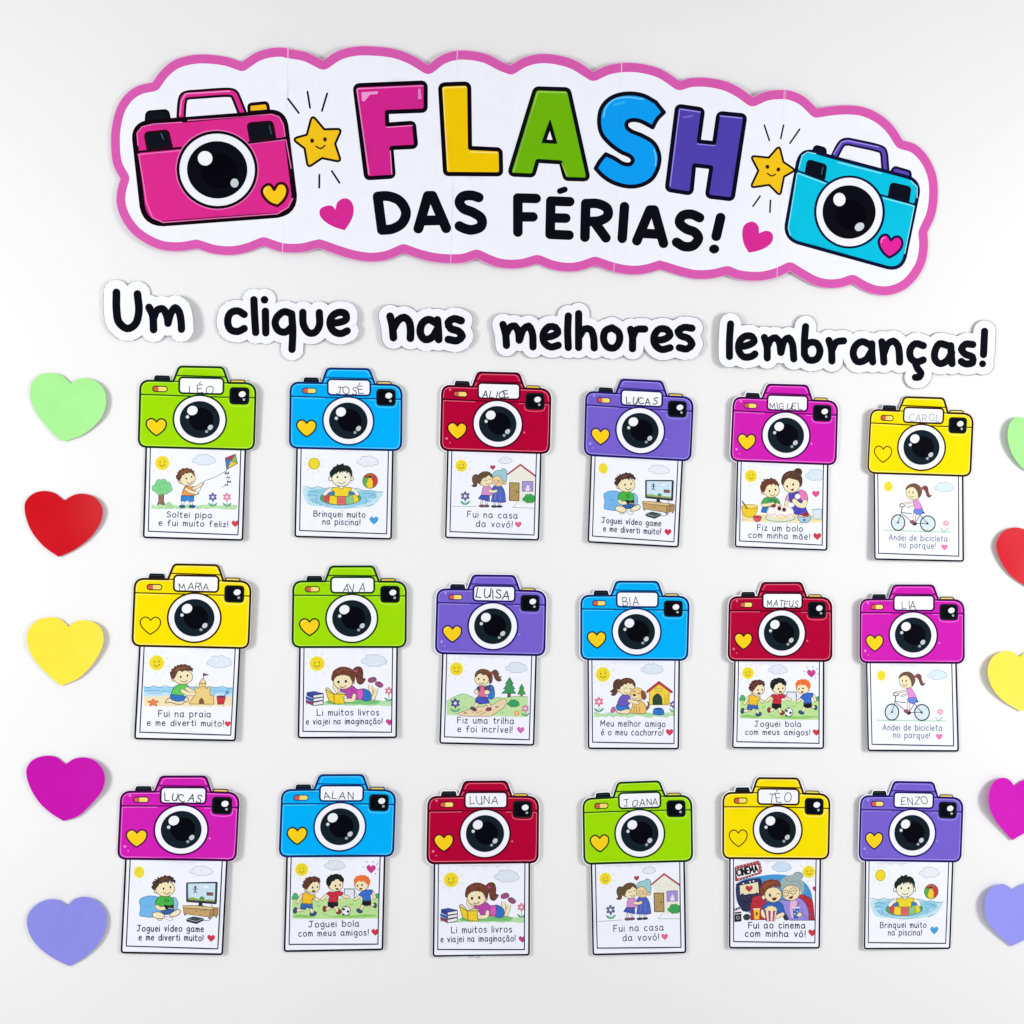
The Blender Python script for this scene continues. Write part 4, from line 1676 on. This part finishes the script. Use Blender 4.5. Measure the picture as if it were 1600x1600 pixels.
FA, FB, FC, FD = (160, 60, 4.209), (440, 60, 4.211), (780, 60, 4.0), (1140, 120, 4.571)
OUTL = (fr(*FA, "118 920 / 72 830 55 700 62 570 100 440 170 350 245 308 330 290 / 385 215 470 145 590 108 700 103 820 118 915 150 / 1010 92 1110 67 1200 68")
        + fr(*FB, "40 75 160 98 275 152 / 370 92 480 62 600 58 740 72 860 115 965 178 / 1050 118 1140 92 1230 90 1350 112 1450 160")
        + fr(*FC, "72 172 / 150 128 240 106 330 108 460 140 588 214 / 680 175 780 160 870 160 1010 192 1130 266 / 1200 248 1300 250 1420 278 1510 325 1580 376 /")
        + fr(*FD, "250 118 340 107 430 112 530 152 622 230 / 730 212 850 205 960 218 1080 272 1170 350 1240 452 / 1330 480 1420 565 1480 690 1495 820 1475 980 1418 1108 / 1422 1210 1400 1330 1340 1435 1260 1512 1150 1554 1050 1552 960 1520 882 1474 / 800 1500 700 1506 600 1482 510 1435 430 1388 / 340 1430 230 1456 130 1456 40 1440")
        + fr(*FC, "1425 1478 / 1330 1498 1230 1500 1120 1475 1010 1440 / 920 1466 830 1474 720 1458 600 1418 / 500 1450 420 1455 330 1440 240 1405 / 150 1430 60 1436 -20 1425")
        + fr(*FB, "1283 1448 / 1200 1475 1110 1480 1000 1470 900 1445 802 1410 / 700 1452 590 1467 470 1452 360 1420 248 1380 / 150 1405 80 1410 0 1404")
        + fr(*FA, "1058 1362 / 950 1402 850 1420 730 1412 618 1378 / 520 1396 400 1392 300 1355 200 1285 130 1190 95 1090 97 1000"))
bn = Art()
OP = smooth(OUTL, 7, True)
bn.part = 'paper'
bn.line('#e6a9d8', 1.4, np.vstack([OP, OP[:1]]))
bn.poly('#e9ecf5', OP)
bn.clip = OP
SEAMS = [(450.5, 60, 441, 400), (714, 90, 704, 418), (971.5, 90, 959, 436), (1224, 130, 1213, 450)]
XS = [(140, 0, 140, 500)] + SEAMS + [(1500, 0, 1500, 500)]
for i in range(5):
    bn.part = 'sheet' if i == 0 else 'sheet.%03d' % i
    a_, b_ = XS[i], XS[i + 1]
    def ex(q):
        (x0, y0, x1, y1) = q
        m = (x1 - x0) / (y1 - y0)
        return [(x0 + m * (40 - y0), 40), (x0 + m * (480 - y0), 480)]
    p, q = ex(a_), ex(b_)
    bn.poly('#eff1fb', [p[0], q[0], q[1], p[1]])
bn.part = 'border'
bn.line('#d65cae', 27.5, np.vstack([OP, OP[:1]]))
bn.part = 'seam'
for q in SEAMS:
    p = ex(q)
    bn.line('#e3e5f0', .6, p)
for x0, y0, x1, y1 in ((451, 76, 450.4, 92), (715, 80, 714, 97), (970.5, 99, 970, 116), (1226, 143, 1225, 160), (442, 380, 441.5, 395), (704.5, 395, 704, 411), (959.5, 414, 959, 429), (1213.6, 424, 1213, 440)):
    bn.line('#eec2e2', .8, [(x0, y0), (x1, y1)])
bn.clip = None
def sub(frame, base, code):
    bn.frame(*frame)
    bn.run(code, base)


sub(FA, 'pink_camera/', """
@handle
L #14040f 62 515 520 / 524 410 536 378 570 366 / 835 347 862 356 880 390 / 915 478
L #d82c8c 30 515 520 / 524 410 536 378 570 366 / 835 347 862 356 880 390 / 915 478
l #f09ac8 7 508 500 518 408 545 360 838 338
@dial
K #0e141c #08090f 12 283 545 0 288 480 28 430 468 28 443 530 0
@shutter_button
K #f4b81c #14080f 18 962 478 0 958 425 20 1082 415 20 1092 470 0
@body
K #d92a8c #14040f 31 200 562 95 1192 470 100 1276 1150 120 276 1228 130
l #e878b8 7 232 700 226 620 258 580 330 562 520 548
l #e878b8 7 560 535 1110 492 1160 510 1188 560 1200 640
l #e878b8 8 238 765 290 1080 330 1180 400 1210
l #e878b8 8 400 1210 1150 1150 1220 1110 1250 1050
l #e878b8 7 232 762 505 735
l #e878b8 7 940 686 1205 662 1240 850
l #1a0512 15 222 746 540 714
l #1a0512 15 915 682 1218 650
@window
K #0d121c #2a0818 12 275 618 25 430 602 25 456 716 0 296 732 10
l #4a5a66 8 385 625 400 660
@window.001
K #0d121c #2a0818 12 950 550 22 1115 538 28 1136 655 0 970 668 10
l #34505c 8 1095 565 1108 620
@lens
E #e878b8 752 857 273 265
E #10060f 752 857 266 258
E #eef0f9 752 857 247 239
@glass
E #090a14 752 857 198 190
E #04030c 762 865 120 115
@glint
E #f1f3fa 672 782 48 48
@glint.001
E #c3ccd2 865 943 27 30
@heart
G #f4c81c #3a0a14 16 1128 990 / 1100 955 1070 960 1046 990 1055 1030 1100 1078 1150 1098 / 1185 1070 1212 1025 1215 985 1192 952 1155 952
L #fbe488 6 1062 1010 1062 985 1080 972
""")
sub(FD, 'blue_camera/', """
@handle
L #101030 58 750 575 / 800 480 822 462 855 458 / 1060 505 1098 522 1110 560 / 1118 660
L #5a44b0 28 750 575 / 800 480 822 462 855 458 / 1060 505 1098 522 1110 560 / 1118 660
l #a898e8 7 750 545 805 462 850 452 1070 498
@dial
K #0c1420 #0a0e20 14 597 540 0 612 487 25 692 508 25 690 556 0
@shutter_button
K #5a44b0 #12103a 16 1155 680 0 1182 640 20 1295 672 20 1300 725 0
@body
K #08bfdf #0c1236 22 508 505 95 1372 738 100 1236 1388 100 388 1155 110
l #8fe6f4 7 498 650 520 560 560 535 620 545
l #8fe6f4 7 780 605 1090 685
l #8fe6f4 7 1300 738 1345 780 1345 860
l #8fe6f4 7 488 685 690 755
l #8fe6f4 7 485 690 420 1080 435 1130
l #8fe6f4 7 1105 862 1325 920 1255 1260
l #0c1236 13 480 665 705 745
l #0c1236 13 1080 838 1330 908
@window
K #0a0e1c #0c1226 10 562 588 25 698 625 25 684 728 8 545 685 8
@window.001
K #0a0e1c #0c1226 10 1158 752 25 1300 785 25 1284 892 8 1140 852 8
l #3a5c70 7 672 640 664 690
@lens
E #0c1236 862 960 254 262
E #eef0f9 862 960 236 246
@glass
E #090a16 860 960 190 192
E #04030c 872 980 110 110
@glint
E #f1f3fa 792 870 44 48
@glint.001
E #cdd6dc 935 1066 36 28 -35
@heart
G #e0249a #1a1040 15 1158 1165 / 1130 1125 1095 1130 1072 1165 1078 1210 1110 1260 1145 1288 / 1190 1262 1232 1215 1238 1170 1215 1140 1185 1140
L #f49ad0 6 1088 1180 1095 1152 1115 1145
""")
STAR = "@%s\nK #f2c31c #180d10 13 %s\n"
sub(FB, '', STAR % ('star', "200 500 18 280 595 0 396 592 18 352 690 0 392 810 18 265 785 0 172 848 18 150 720 0 66 656 18 165 630 0") + """
E #3a1a10 200 670 13 15
E #3a1a10 285 661 13 15
L #3a1a10 10 225 706 255 722 285 702
@ray
l #14142c 13 42 395 112 487
@ray.001
l #14142c 13 170 350 187 455
@ray.002
l #14142c 13 300 362 265 475
@ray.003
l #14142c 13 248 895 247 980
@ray.004
l #14142c 13 330 870 380 947
@heart
F #d42c92 355 1125 / 330 1100 285 1103 252 1125 252 1165 285 1205 345 1240 415 1262 / 455 1200 472 1150 468 1090 440 1055 400 1052 365 1080
@letter
K #d0248c #0c0512 24 480 308 30 948 290 30 948 474 25 692 480 4 695 562 4 870 552 25 886 710 25 722 716 4 738 905 25 556 916 25
l #ec8cc8 8 500 330 930 312
l #ec8cc8 9 496 335 575 890
l #ec8cc8 7 690 580 860 570
l #ec8cc8 7 715 735 725 890
P #ec9cd0 525 352 635 345 632 362 580 368 545 412 528 408
P #e680c0 898 332 912 328 922 395 898 400
@letter.001
K #f0c606 #0c0512 24 1042 306 30 1234 300 30 1240 720 4 1442 726 25 1446 890 25 1076 893 25
l #f8e27c 8 1064 328 1212 324
l #f8e27c 8 1062 330 1095 860
l #f8e27c 8 1245 746 1420 748
""")
sub(FC, '', """
@letter.002
K #6cb40c #0c0f12 22 225 310 30 435 318 30 562 878 25 415 872 25 388 768 6 242 758 6 216 850 25 62 845 25
l #a4d45c 8 245 332 415 338
l #a4d45c 7 240 340 90 830
l #a4d45c 6 395 772 425 855
Q #0c0f12 #0c0f12 8 320 508 272 642 360 648
P #eff1fb 318 572 300 625 335 627
@letter.003
G #0c9cf0 #0b0c1c 22 1032 458 / 990 500 962 552 / 930 535 880 512 830 508 800 522 798 550 825 575 900 605 970 650 1003 720 1000 790 960 870 890 912 810 922 720 900 650 856 605 808 / 630 765 668 720 / 720 745 780 780 820 782 838 758 820 732 760 705 690 652 640 590 625 510 642 430 700 372 800 345 900 355 980 395 /
L #74c8f6 8 652 490 668 430 715 385 800 368 900 378
L #74c8f6 7 970 690 982 730 980 790
L #2ab0f2 14 720 415 780 400
@letter.004
K #5040ac #0b0820 22 1114 416 26 1276 442 26 1250 640 5 1345 652 5 1370 466 26 1536 486 26 1460 1006 26 1300 984 26 1328 802 5 1222 788 5 1205 966 26 1050 940 26
l #9c8ee0 7 1132 438 1258 458
l #9c8ee0 7 1130 440 1072 915
l #9c8ee0 7 1380 485 1515 502
l #9c8ee0 6 1240 656 1350 668
L #7466c8 12 1155 490 1210 480
""")
blk = '#0b0b16'
words2 = [(FB, [["632 1040 / 660 1255", "632 1036 700 1034 775 1065 818 1140 795 1210 730 1250 660 1258"],
                ["962 1035 900 1250", "992 1035 1083 1250", "962 1035 992 1035", "930 1198 1050 1196"],
                ["1297 1045 1250 1032 1190 1042 1170 1080 1195 1118 1260 1145 1315 1185 1312 1235 1250 1260 1195 1248 1170 1235"]], 66),
          (FC, [["118 992 118 1207", "118 992 233 994", "118 1110 213 1110"],
                ["325 1010 320 1218", "325 1010 443 1015", "325 1116 418 1119", "320 1220 438 1226"],
                ["543 1028 537 1240", "543 1028 620 1030 676 1060 680 1105 635 1135 545 1142", "600 1150 668 1245"],
                ["785 1048 770 1248"],
                ["945 1068 862 1262", "972 1068 1030 1277", "945 1068 972 1068", "905 1215 1005 1220"],
                ["1255 1117 1205 1095 1150 1103 1130 1145 1170 1185 1225 1208 1248 1245 1215 1292 1160 1297 1112 1270"],
                ["1385 1118 1358 1235"]], 61)]
n = 0
for fm, glyphs, w in words2:
    bn.frame(*fm)
    for g in glyphs:
        bn.part = 'small_letter' + ('.%03d' % n if n else '')
        n += 1
        for st in g:
            bn.line(blk, w, smooth(st, 14, False))
        if len(g) == 4 and g[0].startswith('325'):
            bn.line(blk, 38, parse("382 948 412 938")[0])
        if g[0].startswith('1385'):
            bn.poly(blk, ell(1345, 1315, 32, 29))
sub(FD, '', """
@star.001
K #f2c31c #180d10 13 354 492 16 385 608 0 474 664 14 390 712 0 362 852 16 282 772 0 148 792 16 205 670 0 148 565 16 278 578 0
E #3a1a10 270 643 14 15
E #3a1a10 348 662 14 15
L #3a1a10 10 270 690 300 708 328 696
@ray.005
l #14142c 12 245 350 282 457
@ray.006
l #14142c 12 382 350 363 443
@ray.007
l #14142c 12 500 375 430 475
@ray.008
l #14142c 12 218 852 167 925
@ray.009
l #14142c 12 292 882 288 967
@heart.001
F #d42c92 210 1118 / 205 1070 180 1040 145 1036 105 1060 90 1110 100 1190 135 1257 / 200 1245 270 1212 308 1165 300 1115 258 1100
""")


def banner_depth(vs, XZ):
    x, y = vs[:, 0], vs[:, 1]
    d = .0026 + .0012 * np.sin(x / 83.) + .0012 * np.sin(x / 37. + 1)
    mid = 195 + (x - 170) * .095
    v = (y - mid) / 160
    d = d + np.where(v < 0, .0045, .0020) * v * v * (1 + .4 * np.sin(x / 61.))
    for (x0, y0, x1, y1) in SEAMS:
        xs = x0 + (x1 - x0) * (y - y0) / (y1 - y0)
        d = d + .0007 * np.exp(-np.abs(x - xs) / 7.0) - .0004 * np.exp(-((x - xs) / .9) ** 2)
    return d


build_thing('banner', bn, 9.0, lambda p: unproject(p, .005), banner_depth,
            'long white scalloped banner with a pink border and big coloured letters', 'banner')

# ------------------------------------------------------------------ the five words
WA, WB, WC = (150, 420, 3.5556), (570, 440, 2.909), (1100, 460, 3.2)
WORDS = [
 ('the short first word of the slogan', WA, 44, 70, [
  ["112 130 112 225 125 295 172 330 215 305 235 235 228 138"],
  ["292 212 312 255 318 336", "316 275 338 228 370 222 394 262 400 302", "400 300 416 248 440 218 462 238 475 290 478 338"]], []),
 ('the second word of the slogan', WA, 42, 62, [
  ["822 252 785 232 745 245 730 290 745 335 785 347 822 330"], ["876 170 880 260 886 352"], ["940 234 942 354"],
  ["1084 248 1045 236 1008 262 994 300 1012 340 1050 350 1086 322", "1086 248 1092 340 1088 446"],
  ["1148 240 1152 310 1182 354 1215 352 1240 315 1240 242"],
  ["1300 300 1350 298 1390 282 1385 250 1345 243 1308 268 1300 310 1325 350 1362 360 1396 346"]], [(2, 935, 170, 22)]),
 ('the short middle word of the slogan', WB, 36, 52, [
  ["115 158 125 200 130 254", "128 215 152 175 180 162 200 178 208 215 207 256"],
  ["322 185 290 170 260 190 253 235 275 262 308 250 330 215", "330 172 334 220 336 262"],
  ["438 178 405 168 380 184 390 212 425 225 442 248 420 268 380 262"]], []),
 ('the fourth word of the slogan', WB, 34, 50, [
  ["628 195 640 240 644 290", "642 240 660 208 682 202 698 228 702 266", "704 264 720 218 745 202 762 235 765 296"],
  ["812 250 848 248 878 230 868 208 838 204 812 235 816 275 846 296 880 288"],
  ["926 155 923 220 926 298"],
  ["973 144 973 220 973 298", "975 250 1000 214 1026 215 1040 245 1044 300"],
  ["1125 208 1095 222 1087 260 1103 294 1135 300 1158 272 1156 230 1125 208"],
  ["1210 215 1218 250 1218 304", "1219 252 1237 217 1274 214"],
  ["1318 265 1360 262 1388 242 1375 218 1340 215 1317 245 1320 285 1350 308 1388 300"],
  ["1487 212 1450 208 1425 225 1436 245 1470 258 1487 284 1465 306 1430 300"]], []),
 ('the last word with its exclamation mark', WC, 37, 55, [
  ["130 150 125 230 125 312"],
  ["172 262 215 256 250 235 240 212 205 210 177 235 172 280 196 313 238 310 254 298"],
  ["302 215 315 260 316 318", "316 265 335 225 360 217 378 240 385 290", "386 288 402 232 425 217 443 245 450 322"],
  ["510 160 505 230 504 300", "505 262 530 240 565 242 583 280 565 322 525 327 504 300"],
  ["628 228 640 270 642 332", "643 277 665 237 702 230"],
  ["832 250 795 234 760 257 750 300 770 335 812 325 840 285", "843 245 843 295 847 336"],
  ["893 235 900 290 903 337", "904 292 922 247 950 232 972 252 980 290 982 337"],
  ["1100 255 1060 245 1034 275 1040 320 1070 336 1100 326", "1062 345 1072 370 1088 392 1078 412 1060 414"],
  ["1222 255 1180 246 1158 285 1160 325 1185 345 1220 328 1242 290", "1236 255 1240 300 1244 345"],
  ["1346 250 1310 248 1290 272 1310 298 1345 312 1346 340 1310 346 1290 334"],
  ["1404 184 1400 300"]], [(10, 1396, 346, 18)]),
]
for wi, (lab, fm, w, off, letters, dots) in enumerate(WORDS):
    a = Art()
    a.frame(*fm)
    a.part = 'paper'
    strokes = [(li, smooth(st, 16, False)) for li, g in enumerate(letters) for st in g]
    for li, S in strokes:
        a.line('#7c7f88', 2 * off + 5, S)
    for di, x, y, r in dots:
        a.line('#7c7f88', 2 * off + 5, np.array([(x, y), (x + 1, y)]))
    for li, S in strokes:
        a.line('#f2f3fc', 2 * off, S)
    for di, x, y, r in dots:
        a.line('#f2f3fc', 2 * off, np.array([(x, y), (x + 1, y)]))
    for li, S in strokes:
        a.part = 'letter' + ('.%03d' % li if li else '')
        a.line(blk, w, S)
    for di, x, y, r in dots:
        a.part = 'letter' + ('.%03d' % di if di else '')
        a.poly(blk, ell(x, y, r, r))
    P = np.vstack([a.tr(S) for _, S in strokes])
    lo, hi = P.min(0), P.max(0)
    pc = unproject((lo + hi) / 2)
    hw = (hi[0] - lo[0]) / 2 * .8e-3
    lf, rt = [(.001, .005), (.001, .004), (.0022, .0025), (.0022, .0022), (.004, .001)][wi]
    d0 = curl(pc[0], pc[1], hw, .045, .0016, lf, rt, .001, .001, 40 + wi)
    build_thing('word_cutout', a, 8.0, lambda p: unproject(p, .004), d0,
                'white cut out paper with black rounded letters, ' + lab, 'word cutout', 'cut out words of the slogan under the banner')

# ------------------------------------------------------------------ paper hearts
HL, HM, HR, HS = (20, 560, 3.0778), (20, 1060, 2.9611), (1500, 600, 3.02), (1500, 1130, 3.4)
HEARTS = [
 ('pale green', 'top of the left column', HL, '#a5ea92', "278 120 / 235 82 180 70 125 82 88 125 83 185 108 255 170 335 235 396 255 397 / 340 365 430 282 452 210 440 150 400 110 340 94 305 104", (.0, .004)),
 ('red', 'beside the top left cameras', HL, '#c60016', "247 683 / 200 648 150 637 98 650 60 690 58 745 88 830 150 905 222 955 / 300 918 380 855 430 775 432 715 395 668 330 650 285 660", (.0, .003)),
 ('yellow', 'in the middle of the left column', HL, '#f7e040', "268 1290 / 230 1255 180 1245 115 1262 72 1318 78 1400 135 1490 232 1574 / 320 1535 400 1450 440 1362 430 1302 390 1268 330 1260 295 1270", (.001, .005)),
 ('dark magenta', 'left of the lowest magenta camera', HM, '#c210aa', "243 397 / 200 364 150 358 92 378 64 420 74 490 120 572 178 625 235 660 / 300 638 370 575 422 505 430 440 400 392 350 367 290 370", (.001, .006)),
 ('lavender', 'at the bottom left corner', HM, '#8b8de4', "252 1053 / 215 1027 170 1022 112 1045 68 1100 74 1175 120 1245 190 1298 262 1332 / 330 1292 400 1222 433 1150 430 1080 390 1028 330 1010 285 1022", (.001, .003)),
 ('pale green', 'at the right edge, cut by the frame', HR, '#a5ea92', "345 200 / 310 165 275 156 235 175 214 230 228 310 285 390 355 432 / 430 395 500 310 508 235 475 180 410 163", (.005, .0)),
 ('red', 'at the right edge, cut by the frame', HR, '#cf0420', "345 716 / 300 685 250 677 195 700 165 755 185 830 240 905 330 968 / 420 920 490 840 508 760 475 702 400 680", (.003, .0)),
 ('yellow', 'at the right edge, mostly in view', HR, '#f9e350', "280 1287 / 240 1262 195 1262 145 1290 120 1345 138 1420 200 1492 287 1545 / 370 1490 435 1410 447 1330 415 1272 355 1255 312 1264", (.005, .001)),
 ('magenta', 'at the right edge beside the purple camera', HS, '#cf1cb8', "290 333 / 260 300 220 288 172 305 138 355 137 430 180 512 275 622 / 370 565 450 475 467 390 442 325 385 295 330 305", (.007, .001)),
 ('lavender', 'at the bottom right corner', HS, '#9496ee', "278 885 / 245 860 205 853 152 875 118 935 130 1030 190 1112 272 1185 / 370 1135 450 1045 467 960 442 882 385 850 330 857", (.006, .001)),
]
for i, (colr, where, fm, hx, pts, (lf, rt)) in enumerate(HEARTS):
    a = Art()
    a.frame(*fm)
    a.part = 'paper'
    a.kind = 'card'
    a.poly(hx, smooth(pts, 10, True))
    P = a.items[0][1]
    lo, hi = P.min(0), P.max(0)
    pc = unproject((lo + hi) / 2)
    d0 = curl(pc[0], pc[1], (hi[0] - lo[0]) / 2 * .8e-3, .045, .0018, lf + .0005, rt + .0005, .001, .0015, 70 + i)
    build_thing('paper_heart', a, 7.0, lambda p: unproject(p, .003), d0,
                '%s paper heart %s' % (colr, where), 'paper heart', 'paper hearts down both sides')
